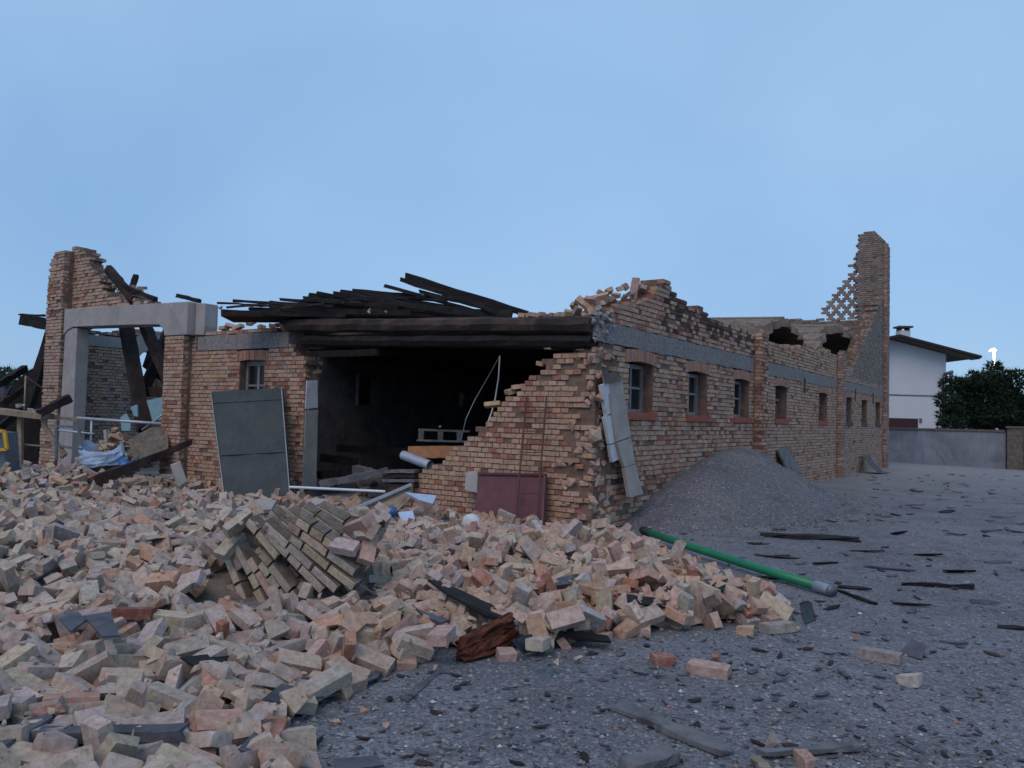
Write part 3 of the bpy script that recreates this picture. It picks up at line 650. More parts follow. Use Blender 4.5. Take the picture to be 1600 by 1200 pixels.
def drop(x, y, vi, yaw, rest, tilt=.12, col=None, sink=.012, loose=True):
    dims = VAR[vi][2]; r = max(dims) * .38
    ix, iy = int((x - GX0) / RES), int((y - GY0) / RES); k = max(2, int(r / RES))
    if ix - k < 1 or iy - k < 1 or ix + k >= len(gx) - 1 or iy + k >= len(gy) - 1: return None
    win = HF[iy - k:iy + k + 1:2, ix - k:ix + k + 1:2]
    gxs = (win[:, -1].mean() - win[:, 0].mean()) / (2 * k * RES); gys = (win[-1].mean() - win[0].mean()) / (2 * k * RES)
    gxs, gys = max(-.9, min(.9, gxs)), max(-.9, min(.9, gys))
    n = Vector((-gxs + rng.gauss(0, tilt), -gys + rng.gauss(0, tilt), 1)).normalized()
    R = Vector((0, 0, 1)).rotation_difference(n).to_matrix() @ Matrix.Rotation(yaw, 3, 'Z')
    if rest == 1: R = R @ Matrix.Rotation(math.pi / 2, 3, 'X')
    elif rest == 2: R = R @ Matrix.Rotation(math.pi / 2, 3, 'Y')
    Rn = np.array(R); q = SB[vi] @ Rn.T
    cx = np.clip(((q[:, 0] + x - GX0) / RES).astype(int), 0, len(gx) - 1); cy = np.clip(((q[:, 1] + y - GY0) / RES).astype(int), 0, len(gy) - 1)
    h = HF[cy, cx] - q[:, 2]; z = np.percentile(h, 84) - sink
    np.maximum.at(HF, (cy, cx), q[:, 2] + z)
    Mx = Matrix.Translation((x, y, float(z))) @ R.to_4x4()
    LOOSE.append([vi, Mx, col or rub_col(x, y), float(z + q[:, 2].max())]); return Mx
PDG = poly_dist(*np.meshgrid(np.arange(-13, 8, .05), np.arange(1.5, 30, .05)))
def inside(x, y):
    i_, k_ = int((y - 1.5) / .05), int((x + 13) / .05)
    return float(PDG[i_, k_]) if 0 <= i_ < PDG.shape[0] and 0 <= k_ < PDG.shape[1] else -9.0
WH, CH, HA, LU, PA = range(0, 7), range(7, 10), range(10, 17), range(17, 23), range(23, 26)
# fallen pier: courses of brick still stuck together, leaning like a toppled stack of books
fm = thing('fallen_masonry', P(455, 900, 7.0), 'leaning block of pale brick courses still mortared together on the rubble', 'masonry')
FB = []
def fallen():
    K = 13; c = P(503, 816, 6.1)
    for k in range(K):
        u = k / (K - 1); ang = rad(30 + 38 * u ** 1.1)
        dl = (cam_r * math.cos(ang) - cam_u * math.sin(ang) - cam_f * .22).normalized()          # length of the course: down to the right
        dz = (cam_r * math.sin(ang) + cam_u * math.cos(ang) - cam_f * .42); dz = (dz - dl * dz.dot(dl)).normalized()
        dd = dl.cross(dz).normalized()
        if dd.y > 0: dd = -dd                  # bed depth towards the viewer
        n = [3, 4, 4, 5, 4, 5, 4, 5, 5, 4, 5, 4, 3][k]; sh = dl * rng.uniform(-.05, .05) + dl * (.10 * math.sin(k * 1.1))
        for r_ in range(3):
            s = -n * .066 + (0 if (k + r_) % 2 else .06)
            while s < n * .066:
                w = .25 if rng.random() < .5 else .12
                if not (rng.random() < .10 and r_ == 0):
                    cc = c + sh + dl * (s + w / 2) + dd * (.10 - r_ * .13 + rng.uniform(-.008, .008)) + dz * rng.uniform(-.008, .008)
                    a1 = (dl + dz * rng.gauss(0, .035) + dd * rng.gauss(0, .03)).normalized(); FB.append((cc, a1 * (w / 2 - .006), dd * .058, dz * .0305))
                s += w + .008
        c = c - dz * (.083 + (.03 if k == 5 else 0)) - dl * .012
fallen()
for (c, a, b, d) in FB:
    # fallen masonry bears on rubble: raise the height field under it
    for u in (-.8, 0, .8):
        for v_ in (-.8, .8):
            q = c + a * u + b * v_; ix, iy = int((q.x - GX0) / RES), int((q.y - GY0) / RES)
            if 3 < ix < len(gx) - 3 and 3 < iy < len(gy) - 3: HF[iy - 2:iy + 3, ix - 2:ix + 3] = np.maximum(HF[iy - 2:iy + 3, ix - 2:ix + 3], q.z)
mm = [MB() for _ in range(8)]
for m_ in mm: m_.box((-1, -1, -1), (1, 1, 1), j=.035)
mm = [m_.mesh('brick') for m_ in mm]
for m_ in mm: m_.materials.append(M['rub_o'])
for i_, (c, a, b, d) in enumerate(FB):
    o = link('brick', mm[i_ % 8], fm); R = Matrix((a, b, d)).transposed().to_4x4(); o.matrix_parent_inverse = Matrix.Translation(-fm.location)
    o.matrix_basis = Matrix.Translation(c) @ R; cc = vary(pick(((.49, .41, .335), 3), ((.50, .39, .29), 3), ((.47, .33, .255), 2.4)), .18); o.color = (*cc, 1)
mb = MB()
for (c, a, b, d) in FB: mb.obox(c, a * 1.05, b * .84, d * 1.36, j=.003)
put(mb, 'mortar', M['dust'], fm)
HF0 = HF.copy()
def spill(n, xr, yr, mixk, dmin=.02, tilt=.14, cap=.075):
    cnt = 0; tries = 0
    while cnt < n and tries < n * 20:
        tries += 1
        # more bricks near the viewer side, where each one can be told apart
        x = rng.uniform(*xr); y = rng.uniform(*yr); d = inside(x, y)
        if d < dmin: continue
        px, py, pz = px_of((x, y, .3))
        if px < -430 or px > 1650 or py > 1290: continue
        if Y_CHUNK(x, y): continue
        ix, iy = int((x - GX0) / RES), int((y - GY0) / RES)
        if HF[iy - 4:iy + 5:2, ix - 4:ix + 5:2].mean() - HF0[iy, ix] > cap: continue
        lt_ = toL((x, y, 0))
        if lt_.x > -.12 and lt_.y > -.05: continue
        k = rng.random(); grp = WH if k < mixk[0] else CH if k < mixk[1] else HA if k < mixk[2] else LU if k < mixk[3] else PA
        rest = rng.choices((0, 1, 2), (.64, .31, .05) if y > 5.4 else (.80, .18, .02))[0]
        drop(x, y, rng.choice(list(grp)), rng.uniform(0, 6.28) if y > 5.4 or rng.random() < .4 else rng.gauss(.15, .5), rest, tilt if rng.random() < .86 else .4); cnt += 1
PA0 = P(1012, 831, 9.9).to_2d(); PAD = P(1277, 916, 7.15).to_2d() - PA0
def Y_CHUNK(x, y):
    if y > 10: return False
    ix, iy = int((x - GX0) / RES), int((y - GY0) / RES); px, py, _ = px_of((x, y, float(HF[iy, ix]) + .08))
    c0 = 492 - 118 * (py - 800) / 120
    if y < 9 and 370 < px < 580 and 690 < py < 800: return True
    if math.hypot(x + .15, y - 4.95) < .36: return True
    q = max(0, min(1, ((x - PA0.x) * PAD.x + (y - PA0.y) * PAD.y) / PAD.length_squared))
    if math.hypot(x - PA0.x - PAD.x * q, y - PA0.y - PAD.y * q) < .17: return True
    return 755 < py < 950 and c0 - 85 < px < c0 + 85
spill(2200, (-12.3, 2.2), (8.5, 17.8), (.46, .56, .82, .98), tilt=.16)
spill(1600, (-8.5, 2.2), (5.4, 9.5), (.48, .60, .86, .985), tilt=.14)
spill(560, (-5.2, -.2), (2.9, 5.4), (.70, .82, .95, .995), tilt=.07, cap=.05)
spill(1100, (-12.3, 2.2), (8.5, 17.8), (.34, .42, .74, .995), cap=.12, tilt=.22)
spill(1100, (-8.5, 2.2), (5.0, 9.5), (.40, .50, .82, .995), cap=.11, tilt=.18)
spill(190, (-5.2, -.2), (2.9, 5.4), (.66, .80, .96, .995), cap=.075, tilt=.1)
spill(260, (-4.2, 2.15), (3.0, 9.0), (.0, .0, .3, 1.0), cap=.16, tilt=.2)
fn = MB(); FV = []
for k in range(8): FV.append(hull_data([Vector((rng.gauss(0, 1), rng.gauss(0, .9), rng.gauss(0, .7))).normalized() * rng.uniform(.75, 1.2) for _ in range(8)]))
k = 0
while k < 5200:                                # crumbs of brick and mortar between the bricks and along the edge of the rubble
    x, y = rng.uniform(-6, 2.5), rng.uniform(3.0, 10.5); d = inside(x, y)
    if d < -.45 or (d < 0 and rng.random() > math.exp(d * 7) * .6) or (y > 7 and rng.random() < .4): continue
    k += 1; px, py, _z = px_of((x, y, .1))
    if px < -20 or py > 1220 or toL((x, y, 0)).x > -.05 and toL((x, y, 0)).y > -.1: continue
    ix, iy = int((x - GX0) / RES), int((y - GY0) / RES); r = .006 + .022 * rng.random() ** 2
    h_ = HF[max(0, iy - 6):iy + 7, max(0, ix - 6):ix + 7].min() if d > 0 and rng.random() < .6 else HF[iy, ix]
    c = Vector((x, y, float(h_) + r * .4)); Rm = Euler((rng.uniform(0, 6), rng.uniform(0, 6), 0)).to_matrix(); v_, f_ = FV[k % 8]
    fn.raw([c + Rm @ (Vector(q) * r) for q in v_], f_, rub_col(x, y))
o = fn.build('brick_crumbs', M['rub_a']); tag(o, 'small crumbs of brick and mortar between the fallen bricks', 'rubble', kind='stuff')
# ---------------------------------------------------------------- burnt roof timbers
def zat(x, y, r=2):
    if inside(x, y) < .05: return float(ground_h(np.array(x), np.array(y)))
    ix, iy = int((x - GX0) / RES), int((y - GY0) / RES)
    if r < ix < len(gx) - r and r < iy < len(gy) - r: return float(HF[iy - r:iy + r + 1, ix - r:ix + r + 1].mean())
    return float(ground_h(np.array(x), np.array(y)))
def timber(nm, p0, p1, w, h, mat, label, cat='timber', group=None, rough=.008, seg=8, up=(0, 0, 1), n=4, taper=1.0):
    mb = MB(); mb.beam(p0, p1, w, h, up, rough, seg, n=n, taper=taper); return solo(mb, nm, M[mat], label, cat, group)
timber('charred_beam', L(.0, 6.15, 3.02), L(.0, .06, 2.76), .26, .24, 'beam', 'upper charred roof beam spanning the wide burnt opening', 'beam', rough=.014, seg=18, n=8)
timber('charred_beam', L(.06, 5.75, 2.74), L(.03, .06, 2.545), .24, .20, 'char', 'lower blackened beam under the long beam over the burnt opening', 'beam', rough=.012, seg=18, n=8)
RP = [(340, 473, 460, 481, 13.9, .05), (365, 470, 520, 479, 13.8, .07), (437, 468, 600, 481, 13.9, .10), (475, 466, 622, 481, 13.6, .12), (483, 461, 655, 482, 13.9, .12), (496, 459, 665, 484, 13.6, .13), (521, 459, 700, 486, 13.4, .15),
      (532, 455, 722, 488, 13.8, .14), (552, 456, 700, 468, 14.1, .16), (602, 447, 742, 486, 13.7, .09), (626, 437, 795, 490, 13.4, .13), (634, 431, 825, 491, 13.7, .17), (655, 455, 770, 486, 13.2, .08), (390, 484, 640, 489, 13.5, .14), (560, 478, 800, 491, 13.2, .2), (350, 487, 540, 493, 13.3, .12), (420, 475, 560, 484, 14.2, .18)]
for k, (x0, y0, x1, y1, Y, h) in enumerate(RP):
    lab = ['thin charred lath at the left end of the fallen roof boards', 'burnt roof board jutting left above the concrete block'][k] if k < 2 else 'longest burnt roof board rising highest against the sky' if k == 11 else 'second highest burnt board beside the tallest one' if k == 10 else f'charred roof board in the fan of fallen boards, {["third", "fourth", "fifth", "sixth", "seventh", "eighth", "ninth", "tenth", "eleventh", "twelfth", "thirteenth", "fourteenth", "fifteenth", "sixteenth", "seventeenth"][k - 2]} from the left'
    timber('roof_board', P(x0, y0, Y + .5), P(x1, y1, Y - .5), .03, h * .62, 'char', lab, 'board', 'burnt boards of the fallen roof', rough=.011, seg=7)
mb = MB(); mb.slab([P(*q, 14.4) for q in [(430, 492), (425, 483), (480, 478), (525, 469), (560, 462), (610, 462), (660, 470), (720, 480), (800, 493)]], (.05, .4, -.25))
solo(mb, 'roof_decking', M['char'], 'black sheet of burnt roof decking behind the fanned boards', 'decking')
mb = MB(); mb.slab([P(*q, 13.9) for q in [(345, 494), (345, 483), (400, 486), (560, 484), (790, 489), (790, 496)]], (.05, .5, -.05))
solo(mb, 'roof_decking', M['charbrown'], 'low scorched strip of roof decking lying along the beam', 'decking')
for k in range(16):
    x = rng.uniform(350, 790); y = float(np.interp(x, [340, 520, 640, 800], [474, 460, 452, 487])) + rng.uniform(4, 16); Y = rng.uniform(13.2, 14.2); l = rng.uniform(25, 80)
    timber('burnt_lath', P(x, y, Y), P(x + l, y + rng.uniform(-7, 12), Y + rng.uniform(-.6, .3)), .025, .035, rng.choice(('char', 'charbrown')), 'thin burnt lath tangled among the fallen roof boards', 'lath', 'burnt laths among the roof boards', rough=.008, seg=4)
# bricks perched on broken wall heads
def perch(p, label, group, vi=None, col=None, tilt=.6, name='perched_brick'):
    vi = rng.choice(list(WH) + list(HA)) if vi is None else vi
    o = link(name, var_mesh(vi)); o.matrix_world = Matrix.Translation(p) @ Euler((rng.gauss(0, tilt), rng.gauss(0, tilt), rng.uniform(0, 6.28))).to_matrix().to_4x4()
    o.color = (*(col or vary(pick((lerp3(PINK, GREY, .4), 3), (BUFF, 2), (RED, .4)))), 1)
    if group and name != 'rubble_lump': k = CNT.get(label, 0); CNT[label] = k + 1; label = label + ', ' + (ORD[k] + (' from left' if k else ' one'))
    return tag(o, label, 'brick', group)
def var_mesh(vi, mat_key='rub_o'):
    if (vi, mat_key) not in VM:
        me = bpy.data.meshes.new('brick'); me.from_pydata(VAR[vi][0], [], VAR[vi][1]); me.materials.append(M[mat_key]); VM[(vi, mat_key)] = me
    return VM[(vi, mat_key)]
for k, (x, y) in enumerate(sorted([(888, 488), (895, 478), (902, 486), (912, 474), (920, 482), (925, 470), (935, 476), (915, 492), (945, 462), (952, 455), (962, 462), (968, 452), (978, 448), (985, 458), (992, 446), (1000, 452), (1008, 450), (975, 464), (955, 470), (990, 466), (1012, 462), (938, 466), (930, 488), (1022, 452)])):
    q = S_(x, y, .22); q = q if x > 930 else F_(x, y, .2)
    perch(q, 'loose brick heaped on the broken wall head above the corner' if x > 930 else 'loose brick heaped at the right end of the charred beam', 'bricks heaped on the wall head' if x > 930 else 'bricks heaped on the beam end')
for x in (818, 828, 838, 846, 855, 864, 872, 881): perch(F_(x, 493 + rng.uniform(-1, 1), .5), 'pale brick in the row along the far end of the charred beam', 'row of bricks on the beam', tilt=.1)
for (x, y) in sorted([(478, 487), (500, 486), (556, 488), (568, 489), (578, 486), (603, 487), (345, 480)]): perch(F_(x, y, .15), 'single brick fragment resting on top of the long charred beam', 'fragments on the charred beam', rng.choice(list(LU)), tilt=.2)
for (x, y) in [(350, 513), (362, 510), (372, 512), (394, 503), (408, 511), (425, 509), (440, 508), (447, 513)]: perch(F_(x, y, .15), 'mortar covered brick on top of the wall left of the opening', 'bricks on the left wall head', tilt=.25)
for (x, y) in [(770, 633), (797, 613), (812, 606), (846, 570), (864, 544), (882, 539), (900, 544), (914, 532)]: perch(F_(x, y - 1, .1), 'loose brick on a step of the broken front wall', 'bricks on the stepped wall', tilt=.25)
for (x, y) in [(160, 430), (172, 440), (180, 447), (190, 452), (200, 456), (208, 448), (215, 455), (222, 450)]: perch(F_(x, y, .2), 'loose brick on the broken gable above the gate lintel', 'bricks on the gable stump', tilt=.3)

# ---------------------------------------------------------------- left end: gate, timbers, lean-to
timber('leaning_timber', P(170, 421, 17.3), P(210, 470, 16.9), .22, .22, 'charbrown', 'thick round timber leaning on the gable above the gate', rough=.012, n=8)
timber('timber_stub', P(213, 430, 17.4), P(202, 462, 17.3), .13, .13, 'char', 'short black timber end poking up beside the thick leaning timber', n=6)
timber('charred_rafter', P(192, 447, 17.0), P(244, 468, 16.6), .09, .09, 'char', 'thin black rafter sloping down along the gable top')
timber('charred_rafter', P(279, 462, 16.4), P(312, 471, 15.9), .10, .08, 'char', 'short black rafter end above the concrete block')
timber('leaning_post', P(197, 508, 18.3), P(226, 672, 17.2), .26, .2, 'charbrown', 'broad dark post standing slanted inside the gate', rough=.01)
timber('leaning_timber', P(226, 508, 17.5), P(272, 612, 16.6), .2, .18, 'charbrown', 'brown timber leaning against the right gate pier', rough=.01)
timber('leaning_timber', P(266, 512, 18.8), P(222, 618, 18.4), .2, .2, 'char', 'black timber crossing behind the slanted gate post', rough=.01)
timber('charred_beam', P(222, 613, 18.0), P(272, 612, 17.4), .2, .22, 'charbrown', 'short dark beam lying across the gate behind the posts', 'beam')
timber('charred_rafter', P(236, 560, 18.9), P(272, 590, 18.4), .3, .5, 'char', 'black heap of burnt roof timbers in the gate corner', rough=.06, seg=4)
timber('roof_beam', P(36, 499, 19.2), P(92, 510, 18.8), .22, .27, 'char', 'black roof beam sticking out left of the corner pilaster', 'beam')
timber('roof_board', P(34, 492, 19.5), P(95, 494, 19.2), .2, .04, 'char', 'thin black board on top of the jutting roof beam', 'board')
timber('leaning_post', P(84, 508, 19.2), P(42, 640, 18.8), .2, .2, 'char', 'black post slanting down left of the corner pilaster')
mb = MB(); mb.slab([P(*q, 19.6) for q in [(0, 628), (22, 600), (46, 578), (70, 566), (95, 556), (95, 735), (0, 735)]], (.1, .5, -.1))
solo(mb, 'lean_to_boarding', M['char'], 'black burnt boarding of the collapsed lean-to at the left', 'boarding')
for k, (x0, y0, x1, y1, lab) in enumerate([(0, 632, 48, 600, 'upper charred rafter on the collapsed lean-to'), (0, 600, 40, 575, 'highest charred rafter edge of the collapsed lean-to'), (0, 668, 52, 625, 'lower charred rafter on the collapsed lean-to')]):
    timber('lean_to_rafter', P(x0, y0, 18.4), P(x1, y1, 19.2), .12, .16, 'char' if k else 'charbrown', lab, rough=.015)
mb = MB(); mb.slab([P(*q, 18.6) for q in [(0, 598), (18, 604), (10, 618), (0, 622)]], (.0, .08, .02)); solo(mb, 'roof_sheet', M['slate'], 'grey roofing sheet caught on the lean-to at the left picture edge', 'roof sheet')
t = thing('timber_rack', P(30, 733, 14.6), 'pale timber rack with a plank top standing in front of the left column', 'rack')
for nm, a, b, w, h in (('top_plank', (-12, 641, 14.6), (75, 651, 14.3), .3, .10), ('post', (32, 650, 14.5), (31, 738, 14.4), .08, .08), ('bracket', (69, 652, 14.3), (70, 668, 14.3), .07, .07), ('brace', (70, 667, 14.3), (102, 712, 14.2), .07, .07),
                       ('rail', (8, 692, 14.6), (80, 698, 14.5), .03, .03), ('rail', (0, 688, 14.7), (32, 690, 14.6), .03, .03), ('rail', (0, 727, 14.6), (34, 730, 14.5), .03, .03), ('top_plank', (60, 650, 14.35), (122, 656, 14.6), .12, .06)):
    mb = MB(); mb.beam(P(*a), P(*b), w, h, rough=.004, seg=4); put(mb, nm, M['wood'], t)
for k, (x, y, Y) in enumerate([(27, 634, 14.55), (37, 633, 14.5), (48, 641, 14.45), (58, 643, 14.4)]): perch(P(x, y, Y), ['tall lump', 'pointed lump', 'flat lump', 'rightmost lump'][k] + ' of rubble lying on the timber rack', 'rubble on the rack', [13, 17, 12, 14][k], vary((.42, .36, .32)), .2, 'rubble_lump')
timber('broken_timber', P(62, 645, 14.2), P(111, 621, 14.6), .14, .14, 'charbrown', 'short brown broken timber lying across the end of the rack', rough=.012)
mb = MB(); mb.tube([P(38, 640, 15.4), P(40, 588, 15.6), P(52, 597, 16.5), P(66, 606, 17.5), P(83, 606, 18.2)], .016, 6); solo(mb, 'rope', M['wood'], 'pale rope hanging from a stake to the corner pilaster', 'rope', smooth=True)
t = thing('metal_bench', P(100, 715, 14.2), 'dark steel frame stand before the concrete column', 'stand')
for nm, a, b in (('rail', (78, 665), (122, 668)), ('leg', (122, 668), (126, 682)), ('rail', (92, 697), (128, 702)), ('leg', (88, 668), (88, 718))):
    mb = MB(); mb.beam(P(*a, 14.2), P(*b, 14.2), .04, .04); put(mb, nm, M['steel'], t)
t = thing('yellow_crate', P(2, 735, 13.6), 'yellow framed dark machine box at the left picture edge', 'box')
mb = MB()
for a, b in (((-14, 672), (7, 674)), ((7, 673), (11, 702)), ((11, 702), (-14, 703)), ((-14, 672), (-14, 703))): mb.beam(P(*a, 13.6), P(*b, 13.6), .05, .05)
put(mb, 'frame', M['yellow'], t); mb = MB(); mb.slab([P(*q, 13.68) for q in [(-14, 674), (5, 676), (9, 736), (-14, 736)]], (0, .4, 0)); put(mb, 'body', M['steel'], t)
t = thing('tube_gate', P(205, 700, 16.0), 'white tubular steel gate standing in the gateway', 'gate')
for nm, a, b, r in (('rail', (120, 653), (266, 663), .028), ('rail', (90, 672), (146, 678), .022), ('post', (143, 655), (142, 700), .022), ('post', (267, 613), (266, 690), .035), ('post', (273, 616), (273, 690), .022), ('brace', (222, 672), (264, 640), .02)):
    mb = MB(); mb.tube([P(*a, 16.0), P(*b, 15.9)], r, 8); put(mb, nm, M['galv'], t, True)
for k, (q, lab) in enumerate(((((229, 626), (263, 618), (263, 656), (238, 656)), 'largest pale cyan panel behind the tube gate'), (((188, 652), (196, 646), (204, 660), (203, 673), (190, 673)), 'pale cyan panel shard left of the slanted gate post'), (((204, 636), (214, 632), (215, 651), (209, 650)), 'smallest pale cyan shard hanging beside the gate post'))):
    mb = MB(); mb.slab([P(*c, 16.7) for c in q], (.01, .03, 0)); solo(mb, 'cyan_panel', M['cyan'], lab, 'panel')
# rubble inside the gateway
for k in range(150):
    u = rng.random(); cx = 176 + rng.gauss(0, 26); yy = 712 - 40 * math.exp(-((cx - 178) / 22) ** 2) * rng.uniform(.3, 1) + rng.uniform(-4, 12)
    p = P(cx, yy, 16.2 + rng.uniform(-.6, .6)); LOOSE.append([rng.choice(list(WH) + list(HA) + list(LU)), Matrix.Translation(p) @ Euler((rng.gauss(0, .5), rng.gauss(0, .5), rng.uniform(0, 6.3))).to_matrix().to_4x4(), vary(pick((PINK, 2), (BUFF, 2), ((.42, .36, .31), 3))), p.z])
mb = MB(); mb.hull([P(*q, Y) for q in [(135, 730), (150, 690), (175, 672), (205, 680), (240, 730)] for Y in (16.3, 17.2)]); o = solo(mb, 'rubble_core', M['dust'], 'dusty core of the brick heap inside the gateway', 'rubble', kind='stuff')
mb = MB(); mb.slab([P(*q) for q in [(200, 690, 15.6), (239, 668, 15.9), (263, 672, 15.8), (263, 706, 15.4), (226, 724, 15.2), (210, 722, 15.3)]], (-.05, .12, .03)); solo(mb, 'broken_slab', M['dust'], 'brown broken slab tilted in front of the right gate pier', 'slab')
def sack(c, w, h, mat, label):
    mb = MB(); n, m = 18, 7; vs = []; fs = []
    for i_ in range(m):
        v_ = i_ / (m - 1)
        for k in range(n):
            a = 2 * math.pi * k / n; r = (1 + .12 * math.sin(v_ * 3.1)) * (1 + .10 * math.sin(3 * a + v_ * 4) + rng.uniform(-.06, .06))
            vs.append(c + Vector((math.cos(a) * w / 2 * r, math.sin(a) * w / 2 * .8 * r, v_ * h * (1 + (.28 * math.cos(2 * a) + .12 * math.sin(3 * a)) * v_))))
    for i_ in range(m - 1):
        for k in range(n): fs.append((i_ * n + k, i_ * n + (k + 1) % n, (i_ + 1) * n + (k + 1) % n, (i_ + 1) * n + k))
    fs.append(tuple(reversed(range(n)))); mb.raw(vs, fs); return solo(mb, 'rubble_sack', mat, label, 'sack')
q = P(160, 735, 14.9); sack(q, .72, .42, M['tarp'], 'pale blue woven sack slumped open before the gateway')
q = P(202, 737, 14.8); sack(q, .32, .24, M['blue'], 'small bright blue sack beside the pale blue sack')
for (x, y) in sorted([(150, 706), (160, 703), (170, 708), (165, 699), (178, 705), (155, 710), (173, 697)]): perch(P(x, y, 14.95), 'broken brick piled in the open pale blue sack', 'bricks in the sack', rng.choice(list(HA)), tilt=.5, name='broken_brick')
timber('fallen_timber', P(150, 752, 13.6), P(300, 690, 14.3), .2, .2, 'charbrown', 'long dark timber lying slanted in front of the gate', rough=.014, seg=10, taper=.45)
timber('fallen_timber', P(108, 742, 14.2), P(185, 732, 14.5), .22, .14, 'char', 'black timber lying flat under the pale blue sack', rough=.014)
timber('slat', P(180, 757, 13.5), P(265, 745, 13.8), .05, .03, 'wood', 'pale thin slat on the rubble below the long dark timber', 'slat')
mb = MB(); mb.slab([P(*q, 13.8) for q in [(266, 728), (282, 722), (292, 752), (278, 760)]], (-.02, .06, .02)); solo(mb, 'broken_slab', M['plaster'], 'small grey slab propped at the foot of the gate pier', 'slab')

# ---------------------------------------------------------------- sheets, ladder, slabs by the front wall
t = thing('metal_sheet', P(400, 783, 12.9), 'tall dark green metal door leaf leaning before the left wall', 'metal door')
TL, TR, BRR, BLL = P(329, 612, 14.15), P(441, 606, 14.0), P(455, 785, 12.95), P(352, 792, 12.9)
nrm = (TR - TL).cross(BLL - TL).normalized()
def quad(a0, a1, b0, b1): return [TL.lerp(TR, a0).lerp(BLL.lerp(BRR, a0), b0), TL.lerp(TR, a1).lerp(BLL.lerp(BRR, a1), b0), TL.lerp(TR, a1).lerp(BLL.lerp(BRR, a1), b1), TL.lerp(TR, a0).lerp(BLL.lerp(BRR, a0), b1)]
fr = -nrm if nrm.y > 0 else nrm
mb = MB(); mb.slab(quad(0, 1, .1, 1), -fr * .03); put(mb, 'sheet', M['green_metal'], t)
mb = MB(); mb.slab(quad(-.005, 1.005, 0, .10), -fr * .04 + fr * .0); put(mb, 'top_flange', M['green_metal'], t)
for b in (.10, .57): 
    mb = MB(); q = quad(0, 1, b, b + .012); mb.slab([p + fr * .012 for p in q], -fr * .04); put(mb, 'rib', M['green_metal'], t)
for a in (0, .985):
    mb = MB(); q = quad(a, a + .015, .0, 1); mb.slab([p + fr * .016 for p in q], -fr * .05); put(mb, 'edge_fold', M['steel'], t)
mb = MB(); mb.tube([quad(.97, 1, .15, .2)[0], quad(.97, 1, .15, .2)[0] + Vector((.09, -.02, 0))], .012, 6); put(mb, 'hinge_pin', M['black'], t)
t = thing('red_metal_door', F_(800, 815, -.3), 'dark red metal door leaning against the stepped brick wall', 'door')
dn = -AX
dp = [F_(748, 738, -.10), F_(854, 740, -.10), F_(850, 822, -.32), F_(778, 830, -.34), F_(742, 800, -.28)]
mb = MB(); mb.slab(dp, AX * .025); put(mb, 'sheet', M['red_metal'], t)
for a, b in (((748, 740), (852, 742)), ((851, 742), (847, 818))):
    mb = MB(); mb.beam(F_(*a, -.125), F_(*b, -.125 if a[1] == b[1] - 2 else -.33), .03, .025); put(mb, 'edge_fold', M['red_metal'], t)
t = thing('iron_ladder', F_(822, 815, -.38), 'rusty red iron ladder hanging on the stepped wall before the door', 'ladder')
rl = ((823, 618, -.05), (805, 815, -.40)); rr = ((854, 618, -.05), (838, 815, -.40))
for a, b in (rl, rr):
    mb = MB(); mb.beam(F_(*a), F_(*b), .02, .018, up=AX, rough=.003, seg=8); put(mb, 'rail', M['rust'], t)
for u in (.12, .29, .46, .63, .78, .94):
    mb = MB(); mb.tube([F_(*rl[0]).lerp(F_(*rl[1]), u), F_(*rr[0]).lerp(F_(*rr[1]), u)], .007, 6); put(mb, 'rung', M['rust'], t)
mb = MB(); mb.slab([F_(728, 737, -.12), F_(746, 736, -.10), F_(745, 770, -.2), F_(726, 765, -.2)], AX * .07); solo(mb, 'broken_slab', M['plaster'], 'grey concrete piece standing left of the dark red door', 'slab')
t = thing('fallen_render_casing', S_(995, 785, -.25), 'tall cracked grey casing leaning off the corner beside the first window', 'slab')
seg = [((945, 586), (972, 592), (986, 682), (964, 690)), ((964, 692), (986, 684), (993, 724), (976, 730)), ((976, 731), (993, 725), (1005, 772), (984, 777))]
for q in seg:
    mb = MB(); mb.slab([S_(x, y, -.10 - .10 * (y - 586) / 190) for x, y in q], BX * .05); put(mb, 'face_slab', M['casing'], t)
for q in (((940, 602), (951, 598), (955, 645), (948, 650)), ((945, 652), (956, 648), (964, 690), (953, 694)), ((953, 696), (964, 692), (971, 716), (958, 722))):
    mb = MB(); mb.slab([S_(x, y, -.115) for x, y in q], BX * .05); put(mb, 'side_slab', M['lime'], t)
mb = MB(); mb.hull([S_(x, y, o_) for x, y in ((942, 584), (966, 580), (972, 594), (945, 600)) for o_ in (-.14, .0)]); put(mb, 'top_lump', M['dust'], t)

# ---------------------------------------------------------------- things in the mouth of the burnt hall
t = thing('pallet', P(690, 694, 13.8), 'scorched wooden pallet standing in the dark hall', 'pallet')
for nm, a, b, w, h in (('board', (655, 671, 13.8), (735, 674, 13.6), .1, .03), ('board', (652, 688, 13.7), (735, 690, 13.5), .1, .03), ('block', (659, 672, 13.7), (658, 688, 13.7), .1, .09), ('block', (689, 672, 13.7), (688, 690, 13.7), .1, .09), ('block', (718, 673, 13.6), (718, 690, 13.6), .1, .09), ('board', (655, 672, 14.4), (735, 674, 14.2), .1, .03)):
    mb = MB(); mb.beam(P(*a), P(*b), w, h, rough=.003, seg=3); put(mb, nm, M['greywood'], t)
perch(P(688, 667, 13.75), 'small pale lump lying on top of the scorched pallet', None, 18, (.4, .34, .28), .2, 'rubble_lump')
timber('orange_plank', P(641, 706, 13.4), P(722, 706, 13.2), .25, .19, 'wood_orange', 'bright orange brown plank behind the stepped wall', 'plank', rough=.006)
